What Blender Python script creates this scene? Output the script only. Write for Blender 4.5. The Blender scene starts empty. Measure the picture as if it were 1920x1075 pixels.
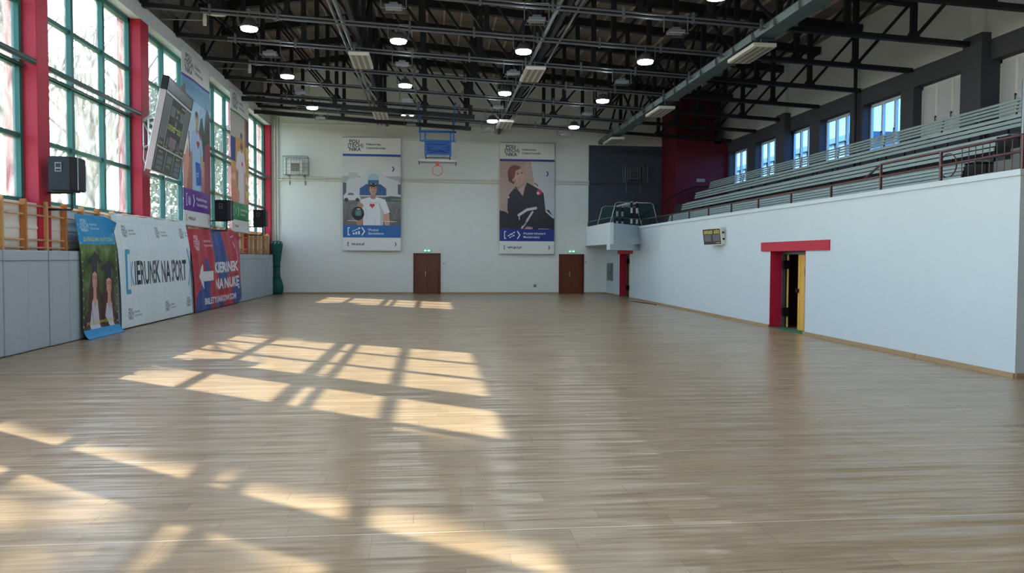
import bpy, bmesh, math, random
import numpy as np
from mathutils import Vector, Matrix, noise as mnoise
random.seed(7); np.random.seed(7)
S = bpy.context.scene
COL = S.collection

# ------------------------------------------------------------------ camera
YAW, PITCH, ROLL = math.radians(5.956), math.radians(2.1194), math.radians(-0.263)
F = Vector((math.sin(YAW)*math.cos(PITCH), math.cos(YAW)*math.cos(PITCH), -math.sin(PITCH)))
R0 = Vector((math.cos(YAW), -math.sin(YAW), 0)); U0 = R0.cross(F)
Rv = math.cos(ROLL)*R0 - math.sin(ROLL)*U0
Uv = math.sin(ROLL)*R0 + math.cos(ROLL)*U0
cd = bpy.data.cameras.new('camera'); cam = bpy.data.objects.new('camera', cd); COL.objects.link(cam)
cd.sensor_width = 36; cd.lens = 1448.85/1920*36; cd.clip_end = 600; cd.clip_start = 0.05
M3 = Matrix((Rv, Uv, -F)).transposed()
cam.matrix_world = Matrix.Translation((0, 0, 1.75)) @ M3.to_4x4()
S.camera = cam

# ------------------------------------------------------------------ world, sun, exposure
w = bpy.data.worlds.new('world'); S.world = w; w.use_nodes = True
nt = w.node_tree; nt.nodes.clear()
wo = nt.nodes.new('ShaderNodeOutputWorld'); bg = nt.nodes.new('ShaderNodeBackground')
sky = nt.nodes.new('ShaderNodeTexSky'); sky.sky_type = 'NISHITA'; sky.sun_disc = False
SUN_TO = Vector((-1, 0.8, 0)).normalized()*math.cos(math.radians(35)) + Vector((0, 0, math.sin(math.radians(35))))
sky.sun_elevation = math.radians(35); sky.sun_rotation = math.atan2(SUN_TO.x, SUN_TO.y)
sky.air_density = 1.0; sky.dust_density = 1.6; sky.ozone_density = 1.2; sky.altitude = 200
bg.inputs['Strength'].default_value = 0.37
nt.links.new(sky.outputs[0], bg.inputs[0]); nt.links.new(bg.outputs[0], wo.inputs[0])
sd = bpy.data.lights.new('sun', 'SUN'); sun = bpy.data.objects.new('sun', sd); COL.objects.link(sun)
sd.energy = 6.2; sd.angle = math.radians(0.53); sd.color = (1.0, 0.86, 0.68)
sun.location = SUN_TO*60; sun.rotation_euler = SUN_TO.to_track_quat('Z', 'Y').to_euler()
vs = S.view_settings; vs.view_transform = 'Standard'; vs.look = 'None'; vs.exposure = 1.58; vs.gamma = 1.0
vs.use_curve_mapping = False
S.cycles.max_bounces = 8; S.cycles.diffuse_bounces = 5; S.cycles.glossy_bounces = 3
S.cycles.transparent_max_bounces = 16; S.cycles.sample_clamp_indirect = 6.0
S.cycles.caustics_reflective = False; S.cycles.caustics_refractive = False

# ------------------------------------------------------------------ helpers
def lin(c):
    c = np.asarray(c, float)/255.0
    return np.where(c <= .04045, c/12.92, ((c+.055)/1.055)**2.4)
def mat(name, rgb, rough=.6, metal=0., nz=.04, scale=6., bump=0., emit=None, estr=0., spec=.5, stretch=None):
    m = bpy.data.materials.new(name); m.use_nodes = True; t = m.node_tree; b = t.nodes['Principled BSDF']
    c = lin(rgb)
    b.inputs['Roughness'].default_value = rough; b.inputs['Metallic'].default_value = metal
    b.inputs['Specular IOR Level'].default_value = spec
    tc = t.nodes.new('ShaderNodeTexCoord'); mp = t.nodes.new('ShaderNodeMapping'); n = t.nodes.new('ShaderNodeTexNoise')
    if stretch: mp.inputs['Scale'].default_value = stretch
    n.inputs['Scale'].default_value = scale; n.inputs['Detail'].default_value = 4
    t.links.new(tc.outputs['Object'], mp.inputs[0]); t.links.new(mp.outputs[0], n.inputs['Vector'])
    r = t.nodes.new('ShaderNodeMix'); r.data_type = 'RGBA'
    r.inputs['A'].default_value = (*np.clip(c*(1-nz*2.5), 0, 1), 1); r.inputs['B'].default_value = (*np.clip(c*(1+nz*2.5), 0, 1), 1)
    t.links.new(n.outputs['Fac'], r.inputs['Factor']); t.links.new(r.outputs['Result'], b.inputs['Base Color'])
    if bump:
        bp = t.nodes.new('ShaderNodeBump'); bp.inputs['Strength'].default_value = bump; bp.inputs['Distance'].default_value = .02
        t.links.new(n.outputs['Fac'], bp.inputs['Height']); t.links.new(bp.outputs[0], b.inputs['Normal'])
    if emit is not None:
        b.inputs['Emission Color'].default_value = (*lin(emit), 1); b.inputs['Emission Strength'].default_value = estr
    return m
MT = {}
def setup_materials():
    D = dict
    for k, a in D(
        white=D(rgb=(230, 236, 234), rough=.75, nz=.015, scale=2.5, bump=.05),
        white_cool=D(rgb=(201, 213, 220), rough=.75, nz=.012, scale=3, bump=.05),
        cream=D(rgb=(220, 223, 226), rough=.8, nz=.02, scale=3),
        low_wall=D(rgb=(228, 226, 222), rough=.8, nz=.06, scale=3),
        upper_wall=D(rgb=(150, 143, 134), rough=.9, nz=.1, scale=2),
        grey_paint=D(rgb=(64, 72, 86), rough=.7, nz=.03),
        dark_grey=D(rgb=(74, 75, 84), rough=.8, nz=.04, scale=9),
        red_paint=D(rgb=(186, 24, 58), rough=.55, nz=.03),
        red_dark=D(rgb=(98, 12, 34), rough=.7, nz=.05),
        green_frame=D(rgb=(28, 104, 96), rough=.45, nz=.05),
        teal_pipe=D(rgb=(58, 92, 92), rough=.4, nz=.05),
        black_steel=D(rgb=(24, 25, 30), rough=.5, nz=.08, metal=.0),
        grey_metal=D(rgb=(122, 126, 132), rough=.35, metal=.6, nz=.05),
        duct=D(rgb=(104, 120, 122), rough=.5, metal=.3, nz=.12, scale=3),
        pvc=D(rgb=(228, 230, 232), rough=.4, nz=.01),
        panel_white=D(rgb=(222, 220, 210), rough=.5, nz=.02),
        panel_slot=D(rgb=(150, 150, 146), rough=.6),
        brown_door=D(rgb=(104, 46, 22), rough=.35, nz=.12, scale=3, stretch=(8, 8, .6)),
        door_frame=D(rgb=(92, 30, 20), rough=.4, nz=.06),
        brass=D(rgb=(190, 170, 120), rough=.3, metal=.9),
        base_wood=D(rgb=(168, 140, 108), rough=.5, nz=.1, stretch=(6, .6, 6)),
        bar_wood=D(rgb=(214, 168, 112), rough=.45, nz=.09, scale=4, stretch=(8, 8, .8)),
        bar_wood_red=D(rgb=(190, 122, 66), rough=.45, nz=.09, scale=4, stretch=(8, 8, .8)),
        rung=D(rgb=(206, 168, 126), rough=.4, nz=.08, scale=4),
        white_rail=D(rgb=(226, 226, 226), rough=.4),
        mat_grey=D(rgb=(174, 188, 202), rough=.55, nz=.03, scale=5),
        mat_dark=D(rgb=(104, 107, 114), rough=.6),
        speaker=D(rgb=(22, 25, 38), rough=.6, nz=.08, scale=30, bump=.2),
        speaker_grille=D(rgb=(36, 38, 46), rough=.5, nz=.2, scale=60),
        silver=D(rgb=(200, 202, 206), rough=.3, metal=.7),
        black=D(rgb=(14, 15, 18), rough=.5),
        blue_steel=D(rgb=(24, 104, 196), rough=.35, nz=.06),
        orange=D(rgb=(214, 74, 40), rough=.4),
        board_grey=D(rgb=(196, 200, 204), rough=.35, nz=.03),
        lamp_on=D(rgb=(255, 255, 255), rough=.5, emit=(232, 247, 255), estr=32.),
        lamp_off=D(rgb=(180, 186, 190), rough=.3, metal=.0, nz=.05),
        bench=D(rgb=(144, 164, 168), rough=.5, nz=.06, scale=4, stretch=(6, .6, 6)),
        rail_brown=D(rgb=(88, 56, 60), rough=.35, nz=.05),
        concrete=D(rgb=(112, 114, 112), rough=.9, nz=.1, scale=5, bump=.3),
        stand_floor=D(rgb=(58, 58, 62), rough=.9, nz=.08),
        yellow_door=D(rgb=(226, 178, 78), rough=.4, nz=.03),
        dark_brown=D(rgb=(72, 30, 26), rough=.7, nz=.06),
        green_mat=D(rgb=(60, 110, 86), rough=.9),
        net_green=D(rgb=(8, 96, 84), rough=.7, nz=.2, scale=40, bump=.5),
        net_white=D(rgb=(220, 232, 232), rough=.6, nz=.1, scale=30),
        exit_green=D(rgb=(40, 130, 80), rough=.4, emit=(60, 170, 110), estr=.25),
        exit_white=D(rgb=(230, 240, 230), rough=.4, emit=(220, 240, 225), estr=.3),
        blind=D(rgb=(205, 208, 216), rough=.8, nz=.02),
        bark=D(rgb=(112, 104, 96), rough=.9, nz=.15, scale=6, bump=.4, stretch=(4, 4, .7)),
        leaf=D(rgb=(70, 96, 60), rough=.8, nz=.2, scale=3),
        grass=D(rgb=(120, 126, 88), rough=.95, nz=.2, scale=1.5),
        far_house=D(rgb=(178, 172, 178), rough=.9, nz=.04),
        far_roof=D(rgb=(110, 120, 140), rough=.9, nz=.05),
        goal_white=D(rgb=(214, 216, 216), rough=.4), handle=D(rgb=(90, 92, 96), rough=.4, metal=.4),
        cable=D(rgb=(30, 28, 28), rough=.6),
    ).items():
        MT[k] = mat(k, **a)
setup_materials()

def floor_material():
    m = bpy.data.materials.new('laminate_floor'); m.use_nodes = True; t = m.node_tree; b = t.nodes['Principled BSDF']
    N = t.nodes.new; L = t.links.new
    tc = N('ShaderNodeTexCoord')
    br = N('ShaderNodeTexBrick'); br.inputs['Scale'].default_value = 1.0
    br.inputs['Brick Width'].default_value = 1.25; br.inputs['Row Height'].default_value = 0.19
    br.inputs['Mortar Size'].default_value = .0035; br.inputs['Mortar Smooth'].default_value = .3; br.inputs['Bias'].default_value = 0
    br.offset = 0; br.offset_frequency = 2
    br.inputs['Color1'].default_value = (*lin((157, 135, 108)), 1); br.inputs['Color2'].default_value = (*lin((171, 149, 122)), 1)
    br.inputs['Mortar'].default_value = (*lin((150, 124, 98)), 1)
    mo = N('ShaderNodeMapping'); mo.inputs['Location'].default_value = (41.3, 20.02, 0); L(tc.outputs['Object'], mo.inputs[0])
    sp = N('ShaderNodeSeparateXYZ'); L(mo.outputs[0], sp.inputs[0])
    rw = N('ShaderNodeMath'); rw.operation = 'DIVIDE'; rw.inputs[1].default_value = .19; L(sp.outputs['Y'], rw.inputs[0])
    rf = N('ShaderNodeMath'); rf.operation = 'FLOOR'; L(rw.outputs[0], rf.inputs[0])
    wn = N('ShaderNodeTexWhiteNoise'); wn.noise_dimensions = '1D'; L(rf.outputs[0], wn.inputs['W'])
    ma = N('ShaderNodeMath'); ma.operation = 'MULTIPLY_ADD'; ma.inputs[1].default_value = 1.25; L(wn.outputs['Value'], ma.inputs[0]); L(sp.outputs['X'], ma.inputs[2])
    cb = N('ShaderNodeCombineXYZ'); L(ma.outputs[0], cb.inputs['X']); L(sp.outputs['Y'], cb.inputs['Y']); L(cb.outputs[0], br.inputs['Vector'])
    mp = N('ShaderNodeMapping'); mp.inputs['Scale'].default_value = (1.3, 16, 1)
    gr = N('ShaderNodeTexNoise'); gr.inputs['Scale'].default_value = 1.6; gr.inputs['Detail'].default_value = 6; gr.inputs['Distortion'].default_value = .6
    L(tc.outputs['Object'], mp.inputs[0]); L(mp.outputs[0], gr.inputs['Vector'])
    rmp = N('ShaderNodeMapRange'); rmp.inputs['From Min'].default_value = .3; rmp.inputs['From Max'].default_value = .7
    rmp.inputs['To Min'].default_value = .8; rmp.inputs['To Max'].default_value = 1.12
    L(gr.outputs['Fac'], rmp.inputs['Value'])
    mx = N('ShaderNodeMix'); mx.data_type = 'RGBA'; mx.blend_type = 'MULTIPLY'; mx.inputs['Factor'].default_value = 1
    L(br.outputs['Color'], mx.inputs['A']); L(rmp.outputs[0], mx.inputs['B'])
    # joints between the rolls of flooring, their highlights painted pale, one every 1.9 m
    sx = N('ShaderNodeSeparateXYZ'); L(tc.outputs['Object'], sx.inputs[0])
    a1 = N('ShaderNodeMath'); a1.operation = 'SUBTRACT'; a1.inputs[1].default_value = 1.08; L(sx.outputs['Y'], a1.inputs[0])
    dv = N('ShaderNodeMath'); dv.operation = 'DIVIDE'; dv.inputs[1].default_value = 1.9; L(a1.outputs[0], dv.inputs[0])
    fr = N('ShaderNodeMath'); fr.operation = 'FRACT'; L(dv.outputs[0], fr.inputs[0])
    lt = N('ShaderNodeMath'); lt.operation = 'LESS_THAN'; lt.inputs[1].default_value = .0045; L(fr.outputs[0], lt.inputs[0])
    mj = N('ShaderNodeMix'); mj.data_type = 'RGBA'; mj.inputs['B'].default_value = (*lin((222, 206, 186)), 1)
    L(lt.outputs[0], mj.inputs['Factor']); L(mx.outputs['Result'], mj.inputs['A']); L(mj.outputs['Result'], b.inputs['Base Color'])
    # gentle waves of the sheet, long across the hall and short along it
    m2 = N('ShaderNodeMapping'); m2.inputs['Scale'].default_value = (.45, 3.6, 1)
    wv = N('ShaderNodeTexNoise'); wv.inputs['Scale'].default_value = 1.2; wv.inputs['Detail'].default_value = 2
    L(tc.outputs['Object'], m2.inputs[0]); L(m2.outputs[0], wv.inputs['Vector'])
    m3 = N('ShaderNodeMapping'); m3.inputs['Scale'].default_value = (2.6, .55, 1)
    w2 = N('ShaderNodeTexNoise'); w2.inputs['Scale'].default_value = .9; w2.inputs['Detail'].default_value = 1
    L(tc.outputs['Object'], m3.inputs[0]); L(m3.outputs[0], w2.inputs['Vector'])
    ad = N('ShaderNodeMath'); ad.operation = 'MULTIPLY_ADD'; ad.inputs[1].default_value = .6
    L(w2.outputs['Fac'], ad.inputs[0]); L(wv.outputs['Fac'], ad.inputs[2])
    bp = N('ShaderNodeBump'); bp.inputs['Strength'].default_value = 1.0; bp.inputs['Distance'].default_value = .034
    L(ad.outputs[0], bp.inputs['Height'])
    b2 = N('ShaderNodeBump'); b2.inputs['Strength'].default_value = .25; b2.inputs['Distance'].default_value = .002; b2.invert = True
    L(br.outputs['Fac'], b2.inputs['Height']); L(bp.outputs[0], b2.inputs['Normal']); L(b2.outputs[0], b.inputs['Normal'])
    b.inputs['Roughness'].default_value = .27; b.inputs['Specular IOR Level'].default_value = .5
    return m
MT['floor'] = floor_material()

def glass_material(name, dirt, tint):
    m = bpy.data.materials.new(name); m.use_nodes = True; t = m.node_tree; t.nodes.clear()
    N = t.nodes.new; L = t.links.new
    o = N('ShaderNodeOutputMaterial'); tr = N('ShaderNodeBsdfTransparent'); tr.inputs[0].default_value = (*tint, 1)
    tl = N('ShaderNodeBsdfTranslucent'); tl.inputs[0].default_value = (.86, .92, .92, 1)
    gl = N('ShaderNodeBsdfGlossy'); gl.inputs['Roughness'].default_value = .05
    tc = N('ShaderNodeTexCoord'); mp = N('ShaderNodeMapping'); mp.inputs['Scale'].default_value = (1, 1.6, .7)
    n = N('ShaderNodeTexNoise'); n.inputs['Scale'].default_value = 3; n.inputs['Detail'].default_value = 7; n.inputs['Distortion'].default_value = 1.2
    L(tc.outputs['Object'], mp.inputs[0]); L(mp.outputs[0], n.inputs['Vector'])
    r = N('ShaderNodeMapRange'); r.inputs['From Min'].default_value = .35; r.inputs['From Max'].default_value = .7
    r.inputs['To Min'].default_value = dirt*.25; r.inputs['To Max'].default_value = dirt
    L(n.outputs['Fac'], r.inputs['Value'])
    x1 = N('ShaderNodeMixShader'); L(r.outputs[0], x1.inputs[0]); L(tr.outputs[0], x1.inputs[1]); L(tl.outputs[0], x1.inputs[2])
    x2 = N('ShaderNodeMixShader'); x2.inputs[0].default_value = .015; L(x1.outputs[0], x2.inputs[1]); L(gl.outputs[0], x2.inputs[2])
    L(x2.outputs[0], o.inputs[0])
    return m
MT['glass_dusty'] = glass_material('glass_dusty', .13, (.9, .95, .96))
MT['glass_clear'] = glass_material('glass_clear', .02, (.46, .72, .95))

def deck_material():
    m = mat('roof_deck', (136, 127, 120), rough=.9, nz=.14, scale=2.2)
    return m
MT['deck'] = deck_material()
MT['deck_rib'] = mat('deck_rib', (190, 180, 170), rough=.8, nz=.08)

class MB:
    def __init__(s): s.v = []; s.f = []; s.mi = []; s.cur = 0
    def add(s, vs, fs):
        o = len(s.v); s.v += [tuple(v) for v in vs]; s.f += [tuple(i+o for i in f) for f in fs]; s.mi += [s.cur]*len(fs); return s
    def box(s, x0, x1, y0, y1, z0, z1):
        return s.add([(x0,y0,z0),(x1,y0,z0),(x1,y1,z0),(x0,y1,z0),(x0,y0,z1),(x1,y0,z1),(x1,y1,z1),(x0,y1,z1)],
                     [(0,3,2,1),(4,5,6,7),(0,1,5,4),(1,2,6,5),(2,3,7,6),(3,0,4,7)])
    def bar(s, p, q, w, h, up=(0,0,1)):
        p, q = Vector(p), Vector(q); d = (q-p).normalized(); u = Vector(up)
        if abs(d.dot(u)) > .98: u = Vector((0,1,0))
        a = d.cross(u).normalized(); b = a.cross(d).normalized(); vs = []
        for c in (p, q):
            for i, j in ((-1,-1),(1,-1),(1,1),(-1,1)): vs.append(c+a*(w/2*i)+b*(h/2*j))
        return s.add(vs, [(0,1,2,3),(7,6,5,4),(0,4,5,1),(1,5,6,2),(2,6,7,3),(3,7,4,0)])
    def tube(s, pts, r, n=8, closed=False):
        pts = [Vector(p) for p in pts]; m = len(pts); vs = []; fs = []; pa = None
        for i, p in enumerate(pts):
            if closed: d = pts[(i+1) % m]-pts[i-1]
            else: d = pts[min(i+1, m-1)]-pts[max(i-1, 0)]
            d.normalize()
            if pa is None: pa = d.orthogonal().normalized()
            a = (pa-d*pa.dot(d)); a = a.normalized() if a.length > 1e-6 else d.orthogonal().normalized(); pa = a; b = d.cross(a)
            rr = r[i] if isinstance(r, (list, tuple)) else r
            for k in range(n): t = 2*math.pi*k/n; vs.append(p+(a*math.cos(t)+b*math.sin(t))*rr)
        for i in range(m if closed else m-1):
            j = (i+1) % m
            for k in range(n): fs.append((i*n+k, i*n+(k+1) % n, j*n+(k+1) % n, j*n+k))
        if not closed: fs += [tuple(range(n))[::-1], tuple(range((m-1)*n, m*n))]
        return s.add(vs, fs)
    def lathe(s, prof, n=24, c=(0,0,0), fold=0, fr=0):
        vs = []; fs = []
        for r, z in prof:
            for k in range(n):
                t = 2*math.pi*k/n; q = r*(1+fold*math.sin(fr*t+z*3)); vs.append((c[0]+q*math.cos(t), c[1]+q*math.sin(t), c[2]+z))
        m = len(prof)
        for i in range(m-1):
            for k in range(n): fs.append((i*n+k, i*n+(k+1) % n, (i+1)*n+(k+1) % n, (i+1)*n+k))
        fs += [tuple(range(n))[::-1], tuple(range((m-1)*n, m*n))]
        return s.add(vs, fs)
    def prism(s, poly, z0, z1):
        n = len(poly); vs = [(x, y, z0) for x, y in poly]+[(x, y, z1) for x, y in poly]
        return s.add(vs, [tuple(range(n))[::-1], tuple(range(n, 2*n))]+[(i, (i+1) % n, n+(i+1) % n, n+i) for i in range(n)])
    def build(s, name, m, parent=None, smooth=False, loc=None, bevel=0):
        me = bpy.data.meshes.new(name); me.from_pydata(s.v, [], s.f)
        for k in (m if isinstance(m, (list, tuple)) else [m]): me.materials.append(MT[k])
        me.polygons.foreach_set('material_index', s.mi)
        if smooth: me.polygons.foreach_set('use_smooth', [True]*len(s.f))
        me.update()
        bm = bmesh.new(); bm.from_mesh(me); bmesh.ops.recalc_face_normals(bm, faces=bm.faces); bm.to_mesh(me); bm.free()
        o = bpy.data.objects.new(name, me); COL.objects.link(o)
        if parent is not None: o.parent = parent
        if loc is not None: o.location = loc
        if bevel:
            b = o.modifiers.new('bevel', 'BEVEL'); b.width = bevel; b.segments = 2; b.limit_method = 'ANGLE'
        return o
def tag(o, label=None, cat=None, group=None, kind=None):
    if label: o['label'] = label
    if cat: o['category'] = cat
    if group: o['group'] = group
    if kind: o['kind'] = kind
    return o
def empty(name, loc, label=None, cat=None, group=None, kind=None, rz=0):
    o = bpy.data.objects.new(name, None); COL.objects.link(o); o.location = loc; o.rotation_euler = (0, 0, rz); o.empty_display_size = .1
    return tag(o, label, cat, group, kind)
def copy_tree(o, parent=None):
    c = o.copy(); COL.objects.link(c)
    if parent is not None: c.parent = parent
    for ch in list(o.children): copy_tree(ch, c)
    return c
def struct(o, label=None): return tag(o, label, None, None, 'structure')
ORD = ['first', 'second', 'third', 'fourth', 'fifth', 'sixth', 'seventh', 'eighth', 'ninth', 'tenth', 'eleventh', 'twelfth', 'thirteenth', 'fourteenth', 'fifteenth', 'sixteenth']

YF = 37.57; YB = -6.0
XG = -7.85; XC = -7.5      # window plane, column faces
PC = [15.77-5.38*k for k in range(4, 0, -1)]+[15.77, 21.15, 26.9, 32.15, 37.3]   # near edges of the columns
PW = [.47]*3+[.28]+[.47, .55, .5, .55, .27]

# ------------------------------------------------------------------ floor, ground
b = MB(); b.box(-7.55, 14.2, YB, YF+.6, -.1, 0); struct(b.build('floor', 'floor'))
b = MB(); b.box(-90, -8.12, -60, 140, -.5, -.35); struct(b.build('ground', 'grass'))

# ------------------------------------------------------------------ left wall
b = MB(); b.box(-8.1, -7.55, YB, YF, -.4, 2.76)
struct(b.build('wall_left', 'low_wall'))
b = MB(); b.box(-8.1, -7.5, YB, YF, 7.9, 8.3); b.cur = 1; b.box(-8.1, -7.85, YB, YF, 8.3, 10.3)
struct(b.build('wall_left_upper', ['cream', 'upper_wall']))
b = MB(); b.tube([(-7.55, 8, 8.75), (-7.55, 37.4, 8.75)], .05); b.tube([(-7.6, 8, 8.95), (-7.6, 37.4, 8.95)], .035)
for y in range(10, 37, 3): b.bar((-7.85, y, 8.75), (-7.5, y, 8.75), .03, .03)
tag(b.build('heating_pipe', 'grey_metal', smooth=True), 'pair of dusty pipes running along the top of the window wall', 'pipe')
for i, (y, wd) in enumerate(zip(PC, PW)):
    b = MB(); b.box(-8.1, XC, y, y+wd, 0, 7.9)
    struct(b.build('column', 'red_paint', bevel=.01))
# window bays
def left_window(k, y0, y1):
    root = empty('window_%d' % k, (XG, y0, 2.76), kind='structure')
    Z = [0, 1.28, 2.62, 3.83, 5.12]; W = y1-y0
    n = max(1, round((W-.1)/1.6)); my = [0]+[W-.06-1.62*(n-1-j) for j in range(n-1)]+[W]
    my = [0, W-1.62*3-.05, W-1.62*2-.05, W-1.62-.05, W] if W > 4.5 else my
    b = MB()
    b.box(-.06, .08, 0, .1, 0, 5.14); b.box(-.06, .08, W-.1, W, 0, 5.14); b.box(-.06, .08, 0, W, 0, .1); b.box(-.06, .08, 0, W, 5.02, 5.14)
    b.build('frame', 'green_frame', root)
    for y in my[1:-1]:
        b = MB(); b.box(-.05, .09, y-.06, y+.06, .05, 5.1); b.build('mullion', 'green_frame', root)
    for z in Z[1:-1]:
        b = MB(); b.box(-.05, .06, .05, W-.05, z-.045, z+.045); b.build('transom', 'green_frame', root)
    b = MB(); b.box(-.012, .0, .05, W-.05, .05, 5.06); b.build('glass_pane', 'glass_dusty', root)
    b = MB(); b.tube([(.29, .08, 2.7), (.29, W+.04, 2.7)], .06, 10); b.box(.08, .3, .3, .34, 2.66, 2.74); b.box(.08, .3, W-.34, W-.3, 2.66, 2.74)
    b.tube([(.12, -.05, 2.62), (.12, W, 2.62)], .025)
    b.build('opening_shaft', 'teal_pipe', root, smooth=False)
    return root
for k in range(len(PC)-1):
    left_window(k+1, PC[k]+PW[k], PC[k+1])
# end walls and the rest of the shell behind the camera
b = MB(); b.box(-8.1, 14.3, YB-.3, YB, -.1, 10.9); struct(b.build('wall_back', 'white'))

# ------------------------------------------------------------------ far wall
T = .3
def deckz(x): return 10.15+(x+8.1)*.15 if x < -3 else 10.915-(x+3)*.083
b = MB()
b.box(-8.1, -.87, YF, YF+T, 0, 8.6); b.box(-.87, .44, YF, YF+T, 1.96, 8.6); b.box(.44, 6.23, YF, YF+T, 0, 8.6)
b.box(6.23, 7.48, YF, YF+T, 1.95, 8.6); b.box(7.48, 7.68, YF, YF+T, 0, 8.6)
b.box(7.68, 14.2, YF, YF+T, 0, 3.0); b.box(7.68, 14.2, YF, YF+T, 7.3, 8.6)
b.add([(-8.1, YF, 8.6), (14.2, YF, 8.6), (14.2, YF, 9.5), (-3, YF, 10.95), (-8.1, YF, 10.2)], [(0, 1, 2, 3, 4)])
b.cur = 1; b.box(7.68, 14.2, YF, YF+T, 3.0, 7.3)
b.cur = 0; b.box(-1.2, .8, YF+T, YF+T+.1, 0, 2.2); b.box(6, 7.8, YF+T, YF+T+.1, 0, 2.2)  # unseen panels added behind the door openings to keep outdoor light out
struct(b.build('wall_far', ['white', 'grey_paint']))
b = MB(); b.box(-7.1, 7.5, YF-.012, YF, 2.60, 2.615); b.box(-7.1, 7.68, YF-.02, YF, 8.02, 8.05); struct(b.build('trim_1', 'white'))
b = MB(); b.box(-7.5, -.87, YF-.025, YF, 0, .07); b.box(.44, 6.23, YF-.025, YF, 0, .07); b.box(7.48, 8.6, YF-.025, YF, 0, .07)
struct(b.build('baseboard_far', 'base_wood'))

# ------------------------------------------------------------------ right side: stand front, stand floor, upper wall
D1 = (33.0, 34.8, 1.96); D2 = (17.07, 18.93, 1.96)
b = MB()
for y0, y1, h_ in ((10.56, D2[0], 3.0), (D2[1], 31.55, 3.0), (31.55, D1[0], 2.3), (D1[1], YF, 2.3)): b.box(8.6, 8.9, y0, y1, 0, h_)
for d, h_ in ((D1, 2.3), (D2, 3.0)): b.box(8.6, 8.9, d[0], d[1], d[2], h_)
b.box(8.9, 13.85, 10.56, 10.86, 0, 3.0)
b.box(8.57, 8.93, 10.53, 31.55, 3.0, 3.09); b.box(8.93, 13.85, 10.53, 10.86, 3.0, 3.09)
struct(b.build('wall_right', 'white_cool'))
b = MB()
for y0, y1 in ((10.56, 12.9), (12.9, D2[0]), (D2[1], 33.0), (34.8, YF)): b.box(8.57-(.012 if y0 == 12.9 else 0), 8.6, y0, y1, 0, .075)
b.box(8.6, 13.85, 10.53, 10.56, 0, .075)
struct(b.build('baseboard_right', 'base_wood'))
b = MB()
b.box(8.9, 14.2, 10.86, YF, 2.45, 2.6)
XS = [9.8, 10.45, 11.1, 11.8]
for k, x in enumerate(XS):
    z = 2.72+.5*k
    b.box(x-.6, (XS[k+1]-.6) if k < 3 else 13.85, 13.3, 35.0, 2.6, z)
struct(b.build('floor_stand', 'stand_floor'))
b = MB()
for k in range(5): b.box(9.3+.33*k, 10.95, 11.0, 13.3, 2.6+.24*k, 2.6+.24*(k+1))
tag(b.build('concrete_staircase', 'concrete'), 'bare grey concrete steps at the near end of the spectator stand', 'stairs')
XW = 13.85
WY = [(33.04, 35.05), (30.15, 32.16), (27.37, 29.2), (24.62, 26.63), (21.82, 23.84), (19.2, 21.2), (16.4, 18.1), (13.6, 15.4)]
b = MB(); ys = [YB]+[v for a in sorted(WY) for v in a]+[YF]
b.box(XW, XW+.35, YB, YF, 0, 5.2); b.box(XW, XW+.35, YB, YF, 6.73, 7.25)
for i in range(0, len(ys), 2): b.box(XW, XW+.35, ys[i], ys[i+1], 5.2, 6.73)
for y0, y1 in ((28.9, 29.65), (18.1, 18.8), (7.3, 8.0)): b.box(XW-.25, XW, y0, y1, 2.6, 7.42)
b.cur = 1; b.box(XW, XW+.35, YB, YF, 7.25, 9.7)
for y0, y1 in ((29.1, 29.5), (18.25, 18.65)): b.box(XW-.12, XW, y0, y1, 7.42, 9.6)
struct(b.build('wall_right_upper', ['dark_grey', 'cream']))
SHUT = {0: 'half', 1: 'half', 5: 'shut', 6: 'shut', 7: 'shut'}
for i, (y0, y1) in enumerate(WY):
    root = empty('window_%d' % (9+i), (XW+.3, y0, 5.2), kind='structure')
    W = y1-y0; H = 1.53
    b = MB(); b.box(-.04, .04, 0, W, 0, .07); b.box(-.04, .04, 0, W, H-.08, H); b.box(-.04, .04, 0, .07, 0, H); b.box(-.04, .04, W-.07, W, 0, H)
    b.box(-.045, .04, W/3-.05, W/3+.05, 0, H); b.box(-.045, .04, 2*W/3-.05, 2*W/3+.05, 0, H)
    b.build('frame', 'pvc', root)
    b = MB(); b.box(0, .01, .05, W-.05, .05, H-.06); b.build('glass_pane', 'glass_clear', root)
    for q in (1, 2):
        b = MB(); b.box(-.09, -.045, q*W/3-.012, q*W/3+.012, .55, .6); b.box(-.09, -.07, q*W/3-.012, q*W/3+.012, .45, .6); b.build('handle', 'handle', root)
    if SHUT.get(i) == 'shut':
        for q in range(3):
            b = MB(); b.box(-.035, -.02, q*W/3+.045, (q+1)*W/3-.045, .06, H-.07); b.build('roller_blind', 'blind', root)

# balcony prow at the far end of the stand
b = MB()
A, Bp, Cp, Dp = (8.6, 31.5), (6.85, 29.3), (6.85, 33.9), (7.55, YF)
def slab(p, q, zb, zt, th):
    p, q = Vector((*p, 0)), Vector((*q, 0)); d = (q-p).normalized(); n = Vector((-d.y, d.x, 0))*th
    b.add([p+Vector((0,0,zb)), q+Vector((0,0,zb)), q+n+Vector((0,0,zb)), p+n+Vector((0,0,zb)), p+Vector((0,0,zt)), q+Vector((0,0,zt)), q+n+Vector((0,0,zt)), p+n+Vector((0,0,zt))],
          [(0,3,2,1),(4,5,6,7),(0,1,5,4),(1,2,6,5),(2,3,7,6),(3,0,4,7)])
slab(A, Bp, 2.08, 3.12, -.14); slab(Bp, Cp, 2.3, 3.14, -.14); slab(Cp, Dp, 2.3, 3.14, -.14)
b.prism([(8.9, 31.6), (8.9, YF-.01), (7.6, YF-.01), (6.93, 33.88), (6.93, 29.6)], 2.33, 2.6)
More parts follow.
